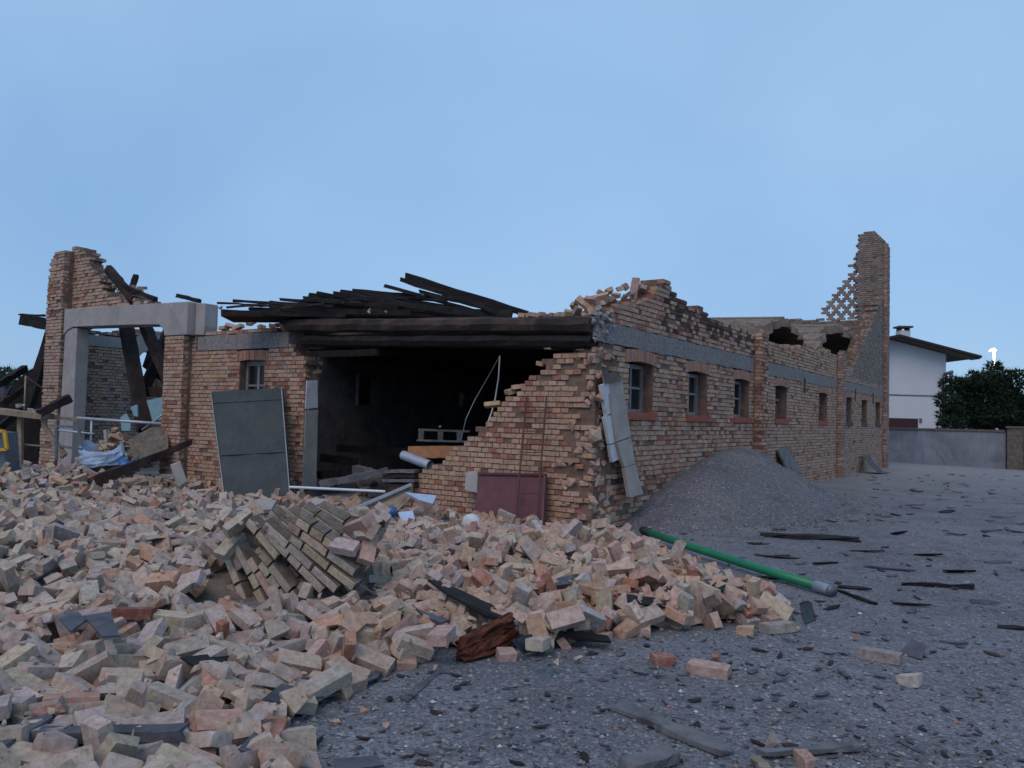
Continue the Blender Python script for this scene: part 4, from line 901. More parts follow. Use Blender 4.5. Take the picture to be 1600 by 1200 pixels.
mb = MB(); mb.tube([P(630, 711, 12.7), P(672, 727, 12.3)], .075, 14, cap=False); mb.tube([P(630, 711, 12.7), P(672, 727, 12.3)], .066, 14, cap=False); solo(mb, 'drain_pipe', M['galv'], 'short grey drain pipe poking out over the stepped wall', 'pipe', smooth=True)
for k, (y, w) in enumerate(((736, 'top'), (743, 'second'), (750, 'third'), (758, 'lowest'))): timber('stacked_board', P(608 - 2 * k, y, 12.6), P(655, y, 12.4), .3, .045, 'charbrown' if k % 2 else 'greywood', f'{w} board of the little stack left of the stepped wall', 'board', 'stacked boards', rough=.004)
timber('fallen_timber', P(500, 757, 12.9), P(606, 736, 13.1), .12, .11, 'greywood', 'grey timber lying across the floor of the dark hall')
for k, (a, b, lab) in enumerate((((498, 742, 14.5), (530, 738, 14.8), 'dark timber block at the left of the hall floor'), ((556, 733, 14.5), (590, 742, 13.6), 'thin slanting timber on the hall floor'), ((530, 700, 16.5), (640, 706, 15.8), 'long low timber at the back of the hall floor'), ((500, 715, 15.2), (560, 722, 15.4), 'charred timber lying behind the grey hall timber'))): timber('hall_timber', P(*a), P(*b), .14, .14, 'charbrown' if k != 1 else 'greywood', lab, rough=.012)
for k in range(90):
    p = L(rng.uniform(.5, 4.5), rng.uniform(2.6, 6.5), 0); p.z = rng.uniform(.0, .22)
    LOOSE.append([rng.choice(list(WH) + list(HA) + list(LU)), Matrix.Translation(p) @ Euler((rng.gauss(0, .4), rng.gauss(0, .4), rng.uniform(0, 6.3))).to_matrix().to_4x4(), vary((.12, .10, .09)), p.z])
mb = MB(); mb.tube([P(781, 556, 12.6), P(765, 585, 12.6), P(742, 625, 12.5), P(728, 655, 12.4), P(720, 690, 12.4)], .009, 6); solo(mb, 'hanging_cable', M['steel'], 'dark thin cable slanting down in the hall opening', 'cable')
mb = MB(); mb.tube([P(781, 556, 12.5), P(779, 590, 12.4), P(774, 622, 12.3), P(768, 645, 12.2), P(758, 672, 12.1)], .012, 6); solo(mb, 'hanging_cable', M['lime'], 'pale cable hanging beside the dark one in the hall opening', 'cable')
mb = MB(); mb.slab([S_(*q, 8.5) for q in [(718, 613), (724, 614), (727, 622), (724, 624), (723, 635), (719, 635)]], BX * .02); solo(mb, 'paper_notice', M['lime'], 'small white notice on the sooty wall inside the hall', 'notice')
mb = MB(); mb.tube([P(452, 761, 12.4), P(602, 768, 12.2)], .02, 8); solo(mb, 'metal_bar', M['white_plastic'], 'long white metal bar lying across the hall threshold', 'bar')
t = thing('cabinet_side', P(590, 812, 10.7), 'tilted furniture panel with grey edge below the stepped wall', 'panel')
mb = MB(); mb.slab([P(*q) for q in [(545, 800, 10.9), (567, 787, 11.0), (642, 757, 11.2), (642, 778, 11.1), (610, 808, 10.8), (552, 816, 10.8)]], (.02, .05, .02)); put(mb, 'panel', M['wood'], t)
mb = MB(); mb.beam(P(544, 799, 10.85), P(642, 757, 11.15), .06, .035); put(mb, 'edge_strip', M['galv'], t)
mb = MB(); mb.slab([P(*q) for q in [(536, 812, 10.4), (556, 808, 10.5), (604, 820, 10.4), (588, 829, 10.2), (545, 826, 10.2)]], (0, .02, -.07)); solo(mb, 'plastic_tray', M['white_plastic'], 'white broken plastic tray below the furniture panel', 'tray')
mb = MB(); mb.tube([P(610, 806, 10.5), P(612, 793, 10.5)], [.055, .07], 12); solo(mb, 'blue_cup', M['blue'], 'small bright blue bucket among the rubble', 'bucket', smooth=True)
mb = MB(); mb.slab([P(*q) for q in [(632, 769, 11.0), (682, 774, 11.0), (676, 787, 10.8), (655, 781, 10.85)]], (0, .02, -.03)); solo(mb, 'blue_board', M['tarp'], 'pale blue board lying at the foot of the stepped wall', 'board')
mb = MB(); mb.slab([P(*q) for q in [(622, 800, 10.4), (645, 798, 10.4), (648, 812, 10.3), (628, 815, 10.3)]], (0, .02, -.03)); solo(mb, 'blue_board', M['tarp'], 'small pale blue scrap beside the bright blue bucket', 'board')
q = P(735, 828, 9.7); mb = MB(); mb.tube([q + Vector((0, 0, .02)), q + Vector((.01, -.01, .10)), q + Vector((.015, -.02, .16)), q + Vector((.02, -.025, .19))], [.115, .115, .09, .03], 16); solo(mb, 'white_bucket', M['lime'], 'white upturned bucket in the rubble before the red door', 'bucket', smooth=True)
for k, (q, lab, m) in enumerate([(((365, 797, 10.8), (405, 779, 11.2), (432, 781, 11.2), (424, 796, 10.9)), 'flat pale grey sheet on the rubble below the green door leaf', 'plaster'), (((285, 808, 10.4), (330, 806, 10.5), (378, 812, 10.5), (350, 824, 10.2)), 'flat teal grey sheet on the left rubble', 'green_metal'),
                                 (((0, 850, 8.6), (70, 842, 8.8), (95, 848, 8.8), (20, 860, 8.5)), 'long dark sheet at the left edge of the rubble', 'slate'), (((15, 738, 13.6), (50, 733, 13.7), (68, 752, 13.2), (20, 758, 13.2)), 'pale slab lying on the far left rubble', 'plaster'), (((490, 778, 11.0), (512, 780, 11.0), (512, 800, 10.8), (480, 798, 10.8)), 'grey block behind the leaning block of masonry', 'plaster')]):
    mb = MB(); mb.slab([P(*c) for c in q], (.01, .02, -.05)); solo(mb, 'fallen_sheet', M[m], lab, 'sheet')

# ---------------------------------------------------------------- green pipe, boards by the gravel heap
t = thing('green_pipe', G(1140, 872), 'long green plastic pipe lying between rubble and gravel heap', 'pipe')
a, b = P(1012, 833, 9.9), P(1277, 917, 7.05); a.z = .16; b.z = .07; d = (b - a).normalized()
a = P(1012, 831, 9.9); b = P(1277, 916, 7.15); d = (b - a).normalized()
mb = MB(); mb.tube([a, a.lerp(b, .3) + Vector((0, 0, -.012)), a.lerp(b, .65) + Vector((0, 0, -.01)), b], .043, 18); put(mb, 'tube', M['green_pipe'], t, True)
mb = MB(); mb.tube([a - d * .14, a - d * .10, a + d * .04], [.043, .054, .052], 18); put(mb, 'end_cap', M['black'], t, True)
mb = MB(); mb.tube([b - d * .02, b + d * .16, b + d * .17], [.047, .047, .05], 18); put(mb, 'coupling', M['galv'], t, True)
mb = MB(); mb.tube([b + d * .165, b + d * .19], [.053, .053], 18); put(mb, 'collar', M['steel'], t, True)
mb = MB(); mb.slab([S_(1216, 703, -.06), S_(1233, 699, -.06), S_(1258, 752, -.42), S_(1243, 757, -.42)], BX * .05); solo(mb, 'leaning_board', M['greywood'], 'grey board leaning on the wall behind the gravel heap', 'board')
mb = MB(); q0 = [S_(1351, 712, -.12), S_(1358, 726, -.35), S_(1372, 739, -.6), S_(1405, 745, -1.0)]; q1 = [p + AX * .9 for p in q0]
for k in range(3): mb.slab([q0[k], q0[k + 1], q1[k + 1], q1[k]], (0, 0, .02))
solo(mb, 'bent_sheet', M['slate'], 'bent grey sheet curling off the foot of the far wall', 'sheet')
def gplank(x0, y0, x1, y1, w, h, mat, lab, z=.02, cat='plank', **kw):
    a, b = G(x0, y0, z), G(x1, y1, z); a.z = max(z, zat(a.x, a.y) + h * .5); b.z = max(z, zat(b.x, b.y) + h * .5)
    return timber('fallen_plank', a, b, w, h, mat, lab, cat, rough=kw.get('rough', .006), seg=6)
gplank(1190, 835, 1342, 842, .16, .04, 'char', 'long black plank lying at the foot of the gravel heap', rough=.015)
gplank(1410, 912, 1522, 917, .07, .03, 'char', 'thin black plank on the open gravel right of the pipe', rough=.012)
gplank(965, 1104, 1138, 1174, .10, .025, 'greywood', 'long grey plank lying slanted in the gravel foreground')
gplank(1188, 1176, 1345, 1166, .05, .025, 'greywood', 'thin grey plank with a brick on it at the bottom right')
gplank(1178, 1184, 1206, 1215, .05, .03, 'wood', 'short pale lath at the bottom edge below the thin plank', cat='lath')
gplank(980, 1198, 1052, 1178, .10, .04, 'greywood', 'pale plank end at the bottom edge of the gravel')
gplank(60, 1192, 285, 1188, .10, .04, 'slate', 'dark flat board along the bottom left edge', cat='board')
gplank(1310, 925, 1368, 945, .03, .02, 'char', 'thin black lath beyond the end of the green pipe', cat='lath')
def gsheet(pts, th, mat, lab, z=.05, nm='roof_shard', cat='shard', lift=None):
    q = []
    for k, (x, y) in enumerate(pts):
        zz = z if lift is None else lift[k]
        p = G(x, y, zz); zz = max(zz, zat(p.x, p.y) + .01 + (0 if lift is None else lift[k])); q.append(G(x, y, zz))
    mb = MB(); mb.slab(q, (.0, .004, -th)); return solo(mb, nm, M[mat], lab, cat)
gsheet([(625, 1090), (637, 1096), (694, 1046), (688, 1043)], .012, 'slate', 'long dark roofing strip on gravel beside the rubble edge', .02)
gsheet([(840, 980), (850, 976), (950, 993), (955, 1002), (900, 998)], .015, 'char', 'black roofing strip along the front of the pink rubble', .07)
gsheet([(668, 905), (690, 908), (770, 945), (792, 970), (760, 962), (700, 928)], .015, 'char', 'black curled roofing strip across the pink rubble', .2)
gsheet([(650, 950), (662, 955), (702, 968), (690, 972), (664, 964)], .015, 'slate', 'short dark roofing strip left of the curled one', .2)
gsheet([(130, 962), (172, 955), (187, 992), (160, 994)], .012, 'slate', 'blue grey roof tile shard beside the red brick', .30)
gsheet([(92, 966), (122, 955), (135, 968), (110, 986)], .012, 'slate', 'darker blue roof tile shard left of the red brick', .30)
gsheet([(0, 1150), (30, 1128), (78, 1108), (82, 1120), (40, 1150), (0, 1168)], .012, 'slate', 'long dark roofing sheet at the left picture edge', .12)
gsheet([(410, 1092), (440, 1068), (480, 1078), (560, 1058), (602, 1042), (590, 1058), (520, 1085), (450, 1100)], .01, 'slate', 'dark ragged roofing felt along the front edge of the rubble', .03, 'roofing_felt', 'felt')
gsheet([(372, 1170), (400, 1140), (440, 1150), (400, 1180)], .01, 'slate', 'dark roofing scrap between bricks at the bottom left', .04)
gsheet([(520, 1185), (590, 1180), (600, 1195), (525, 1205)], .01, 'slate', 'dark roofing scrap at the bottom edge centre', .015)
gsheet([(1405, 1020), (1425, 998), (1448, 1008), (1440, 1030)], .01, 'slate', 'dark curled roofing scrap on the gravel at the right', .03, lift=(0, .06, .05, 0))
gsheet([(1250, 945), (1268, 940), (1275, 968), (1258, 975)], .01, 'black', 'black rubber scrap below the end of the green pipe', .03, lift=(.03, .05, 0, 0))
gsheet([(800, 1000), (830, 990), (845, 1012), (818, 1020)], .01, 'slate', 'dark roofing scrap beside the burnt brown stump', .03)
for k, (x, y, l, lab) in enumerate([(60, 905, .3, 'dark roof tile scrap on the left rubble near the picture edge'), (250, 870, .28, 'dark roof tile scrap on the rubble left of the fallen masonry'), (330, 1010, .34, 'dark roofing scrap in the middle of the near left rubble'), (575, 930, .26, 'dark roofing scrap right of the fallen masonry'), (640, 870, .24, 'small dark scrap on the rubble before the blue bucket'), (880, 905, .3, 'dark roofing scrap in the middle of the pink rubble'), (1010, 940, .3, 'dark roofing scrap at the front of the pink rubble'), (150, 830, .3, 'dark scrap on the far left rubble'), (1120, 925, .26, 'dark scrap near the tip of the pink rubble')]):
    p = G(x, y, .2); p.z = zat(p.x, p.y, 6) + .03; a = rng.uniform(0, 3.1); e = Vector((math.cos(a), math.sin(a), rng.gauss(0, .2))) * l * .5; f2 = Vector((-math.sin(a), math.cos(a), rng.gauss(0, .25))) * l * .24
    mb = MB(); mb.slab([p - e - f2, p + e * .8 - f2 * 1.1, p + e + f2 * .3, p + e * .5 + f2, p - e * .9 + f2 * .8], (0, .003, -.01)); solo(mb, 'roof_shard', M['slate' if k % 2 else 'char'], lab, 'shard')
for k, (x, y, l) in enumerate([(1215, 868, .5), (1290, 880, .35), (1355, 862, .4), (1390, 890, .5), (1450, 868, .35), (1500, 895, .45), (1560, 880, .4), (1335, 925, .3), (1425, 948, .3), (1540, 940, .3), (1300, 955, .2), (1580, 985, .2), (1490, 1008, .18), (1405, 835, .5), (1480, 800, .5), (1550, 828, .5), (1210, 905, .3)]):
    p = G(x, y, 0); p.z = float(ground_h(np.array(p.x), np.array(p.y))) + .02; a = rng.gauss(.1, .5); e = Vector((math.cos(a), math.sin(a), rng.gauss(0, .05))) * l * .5; f2 = Vector((-math.sin(a), math.cos(a), rng.gauss(0, .2))) * l * rng.uniform(.06, .13)
    mb = MB(); mb.slab([p - e - f2, p - e * .2 - f2 * 1.3, p + e * .8 - f2 * .6, p + e + f2 * .3, p + e * .3 + f2, p - e * .9 + f2 * .5], (0, .003, -.014)); solo(mb, 'roof_shard', M['char' if k % 3 else 'slate'], ('black' if k % 3 else 'grey') + ' long roofing shard on the yard right of the pipe, ' + ('at the right edge' if x > 1530 else 'right of middle' if x > 1400 else 'near the pipe') + (', far' if y < 870 else ', midway' if y < 960 else ', near'), 'shard', 'long shards on the yard')
# burnt brown stump
t = thing('burnt_stump', G(760, 1035), 'burnt reddish brown splintered wood stump in front of the rubble', 'stump')
for k in range(9):
    a = G(724 + rng.uniform(-3, 6), 1036, 0); a.z = .03 + .012 * k; b = G(800 + rng.uniform(-8, 6), 1012, .0); b.z = .06 + .020 * k
    o_ = Vector((rng.uniform(-.03, .03), rng.uniform(-.04, .05), 0)); mb = MB(); mb.beam(a + o_, b + o_, .06, .05, rough=.016, seg=5, n=6, taper=.8); put(mb, 'splinter', M['stump'], t)
# single bricks on the gravel
for x, y, vi, yaw, col, lab in [(1037, 1031, 11, .2, RED, 'red half brick with pale top alone on the gravel'), (1108, 1046, 0, -.5, (.45, .30, .24), 'whole pink brick lying right of the lone red half brick'), (1118, 1026, 17, 0, RED, 'small red lump behind the whole pink brick'), (1339, 996, 18, .3, RED, 'red brick lump on the gravel right of the rubble'), (1376, 1024, 1, -.6, (.3, .25, .23), 'dusty brown brick half sunk in the gravel at the right'),
                                (1422, 1062, 12, .8, (.46, .40, .34), 'small pale brick piece on the gravel at the right'), (1266, 1190, 13, .1, (.44, .27, .21), 'pink brick piece at the bottom edge on the thin plank'), (1205, 1158, 19, .4, (.33, .28, .24), 'brown stone lump in the foreground gravel'), (1165, 985, 12, 1.2, (.47, .33, .22), 'orange brick piece at the rubble tip near the pipe'), (1215, 980, 2, .4, (.33, .29, .25), 'dull flat brick at the rubble tip near the pipe'),
                                (210, 958, 0, .1, DRED, 'deep red smooth brick in the pale left rubble'), (627, 1026, 3, -.5, (.50, .38, .33), 'clean pale pink brick on the gravel at the rubble edge'), (690, 993, 4, 1.4, (.48, .31, .27), 'clean pink brick standing tilted by the burnt stump'), (455, 1165, 23, .4, (.44, .37, .29), 'large pale brick at the bottom in front of the pile'), (425, 1190, 5, -.6, (.45, .37, .30), 'pale brick at the very bottom in front of the pile'), (792, 1024, 14, .2, (.47, .31, .26), 'pink broken brick right of the burnt stump'), (842, 1005, 12, 1.0, (.44, .37, .29), 'sandy broken brick right of the burnt stump'), (905, 1030, 18, 0, (.38, .30, .26), 'grey lump on the gravel in front of the pink rubble')]:
    p = G(x, y, .03); z0 = zat(p.x, p.y, 3) if inside(p.x, p.y) > .12 else float(ground_h(np.array(p.x), np.array(p.y))); p = G(x, y, z0 + .026); R = Matrix.Rotation(yaw, 3, 'Z') @ Matrix.Rotation(rng.gauss(0, .1), 3, 'X'); o = link('single_brick', var_mesh(vi)); o.matrix_world = Matrix.Translation(p) @ R.to_4x4(); o.color = (*col, 1)
    if vi >= 17 and vi < 23: o.name = 'brick_lump'
    tag(o, lab, 'brick')

# ---------------------------------------------------------------- charred chips and pebbles on the yard
def chip(l, w, th, curl):
    n = 7; top = []
    for k in range(n):
        a = 2 * math.pi * k / n + rng.uniform(-.25, .25); r = rng.uniform(.65, 1.0); x, y = math.cos(a) * l / 2 * r, math.sin(a) * w / 2 * r; top.append(Vector((x, y, curl * (x / l) ** 2 * 4 + curl * rng.uniform(-.3, .3))))
    v_ = [p + Vector((0, 0, th)) for p in top] + top; f_ = [tuple(range(n)), tuple(reversed(range(n, 2 * n)))] + [(k, k + n, (k + 1) % n + n, (k + 1) % n) for k in range(n)]
    return v_, f_
CHV = [chip(rng.uniform(.8, 1.2), rng.uniform(.12, .45), .03, rng.uniform(.01, .10)) for _ in range(12)]
CHM = []
for v_, f_ in CHV:
    mb = MB(); mb.raw(v_, f_); me = mb.mesh('roof_shard'); me.materials.append(M['slate'] if len(CHM) % 2 else M['charbrown']); CHM.append(me)
def yard_spot():
    while True:
        x = rng.uniform(480, 1640); y = 742 + 470 * rng.random() ** 1.6
        p = G(x, y, 0)
        if p.y > 30: continue
        if inside(p.x, p.y) > -.03: continue
        l_ = toL(p)
        if l_.y > -.15 and l_.x > -.3: continue
        if float(heap_local(np.array(l_.x), np.array(l_.y))) > .02: continue
        dens = float(vnoise(np.array(p.x * .9), np.array(p.y * .9), 77))
        if rng.random() > .15 + dens * 1.1: continue
        return p
cs = MB(); chips = []
for k in range(1500): 
    p = yard_spot(); l = (.015 + .16 * rng.random() ** 3.4) * min(2.2, max(.7, p.y / 6)); chips.append((l / p.y, p, l))
chips.sort(key=lambda q: -q[0])
for k, (_, p, l) in enumerate(chips):
    m_ = rng.randrange(12); R = Matrix.Rotation(rng.uniform(0, 6.28), 4, 'Z') @ Matrix.Rotation(rng.gauss(0, .10), 4, 'X') @ Matrix.Rotation(rng.gauss(0, .07), 4, 'Y') @ Matrix.Scale(l, 4)
    p.z = float(ground_h(np.array(p.x), np.array(p.y))) + .004 + .02 * l
    if k < 90:
        o = link('roof_shard', CHM[m_]); o.matrix_world = Matrix.Translation(p) @ R; px, py, _z = px_of(p)
        ar = 'near the bottom edge' if py > 1080 else 'in front of the pink rubble' if px < 1150 else 'on the open yard at the right edge' if px > 1420 and py > 880 else 'beyond the end of the green pipe' if py > 850 else 'on the far yard beside the gravel heap'
        tag(o, ('dark scorched' if m_ % 2 == 0 else 'dark grey roofing') + f' shard {ar}, {place_words(px, py)}', 'shard', 'shards ' + ar)
    else: cs.raw([Matrix.Translation(p) @ R @ q for q in CHV[m_][0]], CHV[m_][1], vary(pick(((.035, .033, .036), 2), ((.10, .098, .105), 2.4), ((.17, .14, .12), .8)), .3))
o = cs.build('charred_chips', M['chip']); tag(o, 'small charred chips and roofing crumbs scattered over the yard', 'chips', kind='stuff')
ft_ = MB()
for k in range(1700):
    a = rng.uniform(-.4, 3.6); rr_ = rng.uniform(.80, 1.22) if k < 900 else rng.uniform(.1, .95); t_ = 5.1 - math.cos(a) * rr_ * (4.6 if math.cos(a) > 0 else 3.7); s_ = -.15 - abs(math.sin(a)) * rr_ * 2.2
    if s_ > -.1: continue
    p = L(t_, s_, 0); r = (.008 if k < 900 else .006) + (.03 if k < 900 else .016) * rng.random() ** 2.5; p.z = float(ground_h(np.array(p.x), np.array(p.y))) + max(0, float(heap_local(np.array(t_), np.array(s_)))) + r * .3; v_, f_ = FV[k % 8]
    Rm = Euler((rng.uniform(0, 6), rng.uniform(0, 6), 0)).to_matrix(); ft_.raw([p + Rm @ (Vector(q) * r) for q in v_], f_, vary((.2, .195, .21), .3))
o = ft_.build('heap_stones', M['chip']); tag(o, 'coarse stones rolled to the foot of the gravel heap', 'stones', kind='stuff')
ps = MB(); octa = [(0, 2, 4), (2, 1, 4), (1, 3, 4), (3, 0, 4), (2, 0, 5), (1, 2, 5), (3, 1, 5), (0, 3, 5)]
for k in range(9000):
    x = rng.uniform(350, 1640); y = 800 + 410 * rng.random() ** .8; p = G(x, y, 0)
    if p.y > 14 or inside(p.x, p.y) > 0: continue
    l_ = toL(p); hh = float(heap_local(np.array(l_.x), np.array(l_.y)))
    if l_.y > -.05 and l_.x > -.1: continue
    r = .004 + .014 * rng.random() ** 3.5; p.z = float(ground_h(np.array(p.x), np.array(p.y))) + r * .2 + max(0, hh)
    vs = [p + Vector(q) * r * rng.uniform(.7, 1.3) for q in ((1, 0, 0), (-1, 0, 0), (0, 1, 0), (0, -1, 0), (0, 0, .7), (0, 0, -.7))]
    ps.raw(vs, octa, vary(pick(((.17, .165, .175), 5), ((.26, .255, .265), 3), ((.5, .49, .48), .22), ((.06, .06, .065), 1.5), ((.3, .18, .14), .3)), .2))
o = ps.build('pebbles', M['chip']); tag(o, 'loose pebbles of crushed stone strewn over the yard', 'pebbles', kind='stuff')

# ---------------------------------------------------------------- background: house, fence, tree, lamp
hY = 45.0
t = thing('white_house', P(1435, 700, hY), 'white rendered house with low gable roof behind the grey wall', 'house')
hx0, hx1 = P(1290, 600, hY).x, P(1478, 600, hY).x; ze = P(1478, 575, hY).z; xr = P(1392, 600, hY).x; zr = P(1392, 531, hY).z
mb = MB(); zl_ = ze + (zr - ze) * 0.02
mb.slab([(hx0, hY, -.2), (hx1, hY, -.2), (hx1, hY, zr - (hx1 - xr) * .235), (xr, hY, zr), (hx0, hY, zr - (xr - hx0) * .235)], (0, 11, 0)); put(mb, 'wall', M['house_wall'], t)
xe = hx1 + 1.45; zeav = zr + .15 - (xe - xr) * .235
for sgn, x2 in ((1, xe), (-1, 2 * xr - xe)):
    mb = MB(); za = zr + .22; zb_ = zr + .22 - abs(x2 - xr) * .235
    mb.slab([(xr, hY - 1.0, za), (x2, hY - 1.0, zb_), (x2, hY - 1.0, zb_ - .13), (xr, hY - 1.0, za - .13)], (0, 13, 0)); put(mb, 'roof', M['roof_dark'], t)
    mb = MB(); mb.slab([(xr, hY - .9, za - .135), (x2 - .05 * sgn, hY - .9, zb_ - .135), (x2 - .05 * sgn, hY - .9, zb_ - .19), (xr, hY - .9, za - .19)], (0, .88, 0)); put(mb, 'soffit', M['soffit'], t)
cx = P(1411, 520, hY + 3); mb = MB(); mb.box((cx.x - .3, hY + 2.7, zr - .6), (cx.x + .3, hY + 3.3, cx.z + .1)); put(mb, 'chimney', M['house_wall'], t)
mb = MB(); mb.box((cx.x - .42, hY + 2.58, cx.z + .28), (cx.x + .42, hY + 3.42, cx.z + .38)); [mb.box((cx.x + a * .3 - .05, hY + 2.75, cx.z + .1), (cx.x + a * .3 + .05, hY + 3.25, cx.z + .28)) for a in (-.8, .8)]; put(mb, 'chimney_cap', M['soffit'], t)
q0, q1 = P(1391, 617, hY), P(1471, 618, hY); mb = MB(); mb.box((hx0, hY - .02, q0.z - .04), (q1.x, hY + .01, q0.z + .04)); put(mb, 'string_line', M['steel'], t)
q0, q1 = P(1388, 653, hY), P(1434, 668, hY); mb = MB(); mb.box((q0.x - 1, hY - .03, q1.z - .4), (q1.x, hY + .02, q0.z)); put(mb, 'garage_window', M['shutter'], t)
q0 = P(1438, 657, hY); mb = MB(); mb.box((q0.x - .06, hY - .08, q0.z - .12), (q0.x + .06, hY, q0.z + .12)); put(mb, 'wall_lamp', M['steel'], t)
for (x, ya, yb) in ((1476, 585, 672), (1486, 582, 620)):
    mb = MB(); mb.tube([P(x, ya, hY - .12), P(x, yb, hY - .12)], .1, 8); put(mb, 'downpipe', M['steel'], t, True)
mb = MB(); mb.tube([P(1476, 585, hY - .12), P(1488, 581, hY - .6)], .1, 8); put(mb, 'downpipe', M['steel'], t, True)
mb = MB(); mb.box((hx1, hY + 3, -.2), (hx1 + 4.5, hY + 11, 3.0)); put(mb, 'annex', M['house_wall'], t)
for k in range(7):
    mb = MB(); q0 = P(1490, 632 + 6 * k, hY - .3); mb.box((q0.x - .2, hY - .4, q0.z - .05), (q0.x + .35, hY - .2, q0.z + .05)); put(mb, 'stair_slat', M['house_wall'], t)
# boundary wall
fA = G(1340, 719); fB = G(1571, 733)
d = (fB - fA).normalized(); fA = fA - d * 22; n_ = Vector((-d.y, d.x, 0))
t = thing('boundary_wall', fB, 'stained grey concrete boundary wall in front of the white house', 'wall')
mb = MB(); mb.slab([fA, fB, fB + Vector((0, 0, 1.42)), fA + Vector((0, 0, 1.42))], n_ * .2); put(mb, 'wall_panel', M['fence'], t)
nn = 18; Lf = (fB - fA).length
for k in range(nn):
    mb = MB(); a_, b_ = fA + d * (Lf * k / nn + .01), fA + d * (Lf * (k + 1) / nn - .01); dz = rng.uniform(-.008, .008); mb.obox((a_ + b_) / 2 + n_ * .1 + Vector((0, 0, 1.455 + dz)), d * (Lf / nn / 2 - .01), n_ * .15, Vector((0, 0, .035)), j=.004); put(mb, 'coping_stone', M['cap'], t)
t = thing('gate_post', fB + d * .35, 'square concrete gate post at the end of the boundary wall', 'post')
mb = MB(); mb.obox(fB + d * .38 + n_ * .1 + Vector((0, 0, .78)), d * .26, n_ * .26, Vector((0, 0, .80))); put(mb, 'shaft', M['dust'], t)
mb = MB(); mb.obox(fB + d * .38 + n_ * .1 + Vector((0, 0, 1.61)), d * .3, n_ * .3, Vector((0, 0, .035))); put(mb, 'cap', M['cap'], t)
t = thing('boundary_wall', fB + d * .8, 'grey boundary wall continuing right of the gate post', 'wall')
a_ = fB + d * .68; b_ = fB + d * 12; mb = MB(); mb.slab([a_, b_, b_ + Vector((0, 0, 1.42)), a_ + Vector((0, 0, 1.42))], n_ * .2); put(mb, 'wall_panel', M['fence'], t)
mb = MB(); mb.obox((a_ + b_) / 2 + n_ * .1 + Vector((0, 0, 1.455)), d * 5.6, n_ * .15, Vector((0, 0, .035))); put(mb, 'coping_stone', M['cap'], t)
def foliage(cl, n, size, cols, seed):
    r_ = random.Random(seed); vs = []; fs = []; cc = []
    for _ in range(n):
        c, rx, rz = r_.choices(cl, [q[1] ** 2 * q[2] for q in cl])[0]
        v_ = Vector((r_.gauss(0, 1), r_.gauss(0, 1), r_.gauss(0, 1))).normalized(); q = v_ * (r_.random() ** .35)
        p = Vector(c) + Vector((q.x * rx, q.y * rx, q.z * rz)); s = size * r_.uniform(.5, 1.4)
        dr = (v_ + Vector((r_.gauss(0, .5), r_.gauss(0, .5), r_.gauss(.25, .5)))).normalized(); sd_ = dr.orthogonal().normalized(); sd_.rotate(Matrix.Rotation(r_.uniform(0, 6.28), 3, dr))
        k0 = len(vs); vs += [p - sd_ * s * .22, p + dr * s * .5 + sd_ * s * .1, p + dr * s * 1.1, p + sd_ * s * .25]; fs.append((k0, k0 + 1, k0 + 2, k0 + 3))
        k = r_.random(); col = tuple(a * (1 - k) + b * k for a, b in zip(*cols)); cc += [col] * 4
    mb = MB(); mb.v = [tuple(q) for q in vs]; mb.f = fs; mb.c = cc; return mb
def tree(nm, base, h, cl, n, size, cols, label, seed, trunk_r=.15):
    t = thing(nm, base, label, 'tree')
    mb = MB(); mb.tube([base, base + Vector((.03, 0, h * .4)), base + Vector((-.05, .05, h * .85))], [trunk_r, trunk_r * .7, .03], 8); 
    for k in range(9):
        a = k * 2.4; z = h * (.25 + .06 * k); mb.tube([base + Vector((0, 0, z)), base + Vector((math.cos(a) * .8, math.sin(a) * .8, z + .35))], [trunk_r * .4, .015], 6)
    put(mb, 'trunk', M['bark'], t); put(foliage(cl, n, size, cols, seed), 'crown', M['leaf'], t); return t
tb = P(1535, 700, 34); tb.z = 0; r_ = random.Random(5)
cl = []
for k in range(42):
    q = (r_.uniform(1478, 1600), r_.uniform(575, 668)); e = ((q[0] - 1540) / 64) ** 2 + ((q[1] - 640) / 78) ** 2
    if e > 1: continue
    c = P(*q, 34 + r_.uniform(-1.0, 1.0)); cl.append((c, r_.uniform(.3, .6), r_.uniform(.25, .5)))
cl += [(P(1540, 625, 34), 1.1, 1.2), (P(1560, 600, 34), .5, .5), (P(1515, 610, 34.2), .5, .6), (P(1585, 640, 34), .6, .7), (P(1490, 645, 34), .35, .5), (P(1556, 582, 34), .25, .35)]
tree('evergreen_tree', tb, 3.3, cl, 30000, .19, ((.006, .016, .010), (.03, .05, .024)), 'dark bushy evergreen tree behind the boundary wall', 3)
tree('evergreen_tree', Vector((29.5, 44, 0)), 4, [(Vector((29.5, 44, 2.6)), 2.2, 1.3), (Vector((31, 45, 2.0)), 2.0, 1.6)], 5000, .28, ((.012, .028, .016), (.04, .065, .03)), 'dark tree at the right picture edge beyond the wall', 8)
for x, y0, Y, s_, lab in ((8, 598, 42, 5, 'green tree far behind the collapsed lean-to'), (-30, 596, 46, 6, 'green tree top at the left picture edge')):
    b_ = P(x, 640, Y); b_.z = 0; ctr = P(x, y0, Y); tree('broadleaf_tree', b_, ctr.z, [(ctr, 1.5, .8), (ctr + Vector((1.0, 0, -.7)), 1.3, .8), (ctr + Vector((-.9, 0, -.5)), 1.4, .9), (ctr + Vector((0, 0, -1.2)), 1.9, 1.1)], 7000, .3, ((.02, .045, .025), (.06, .10, .05)), lab, s_)
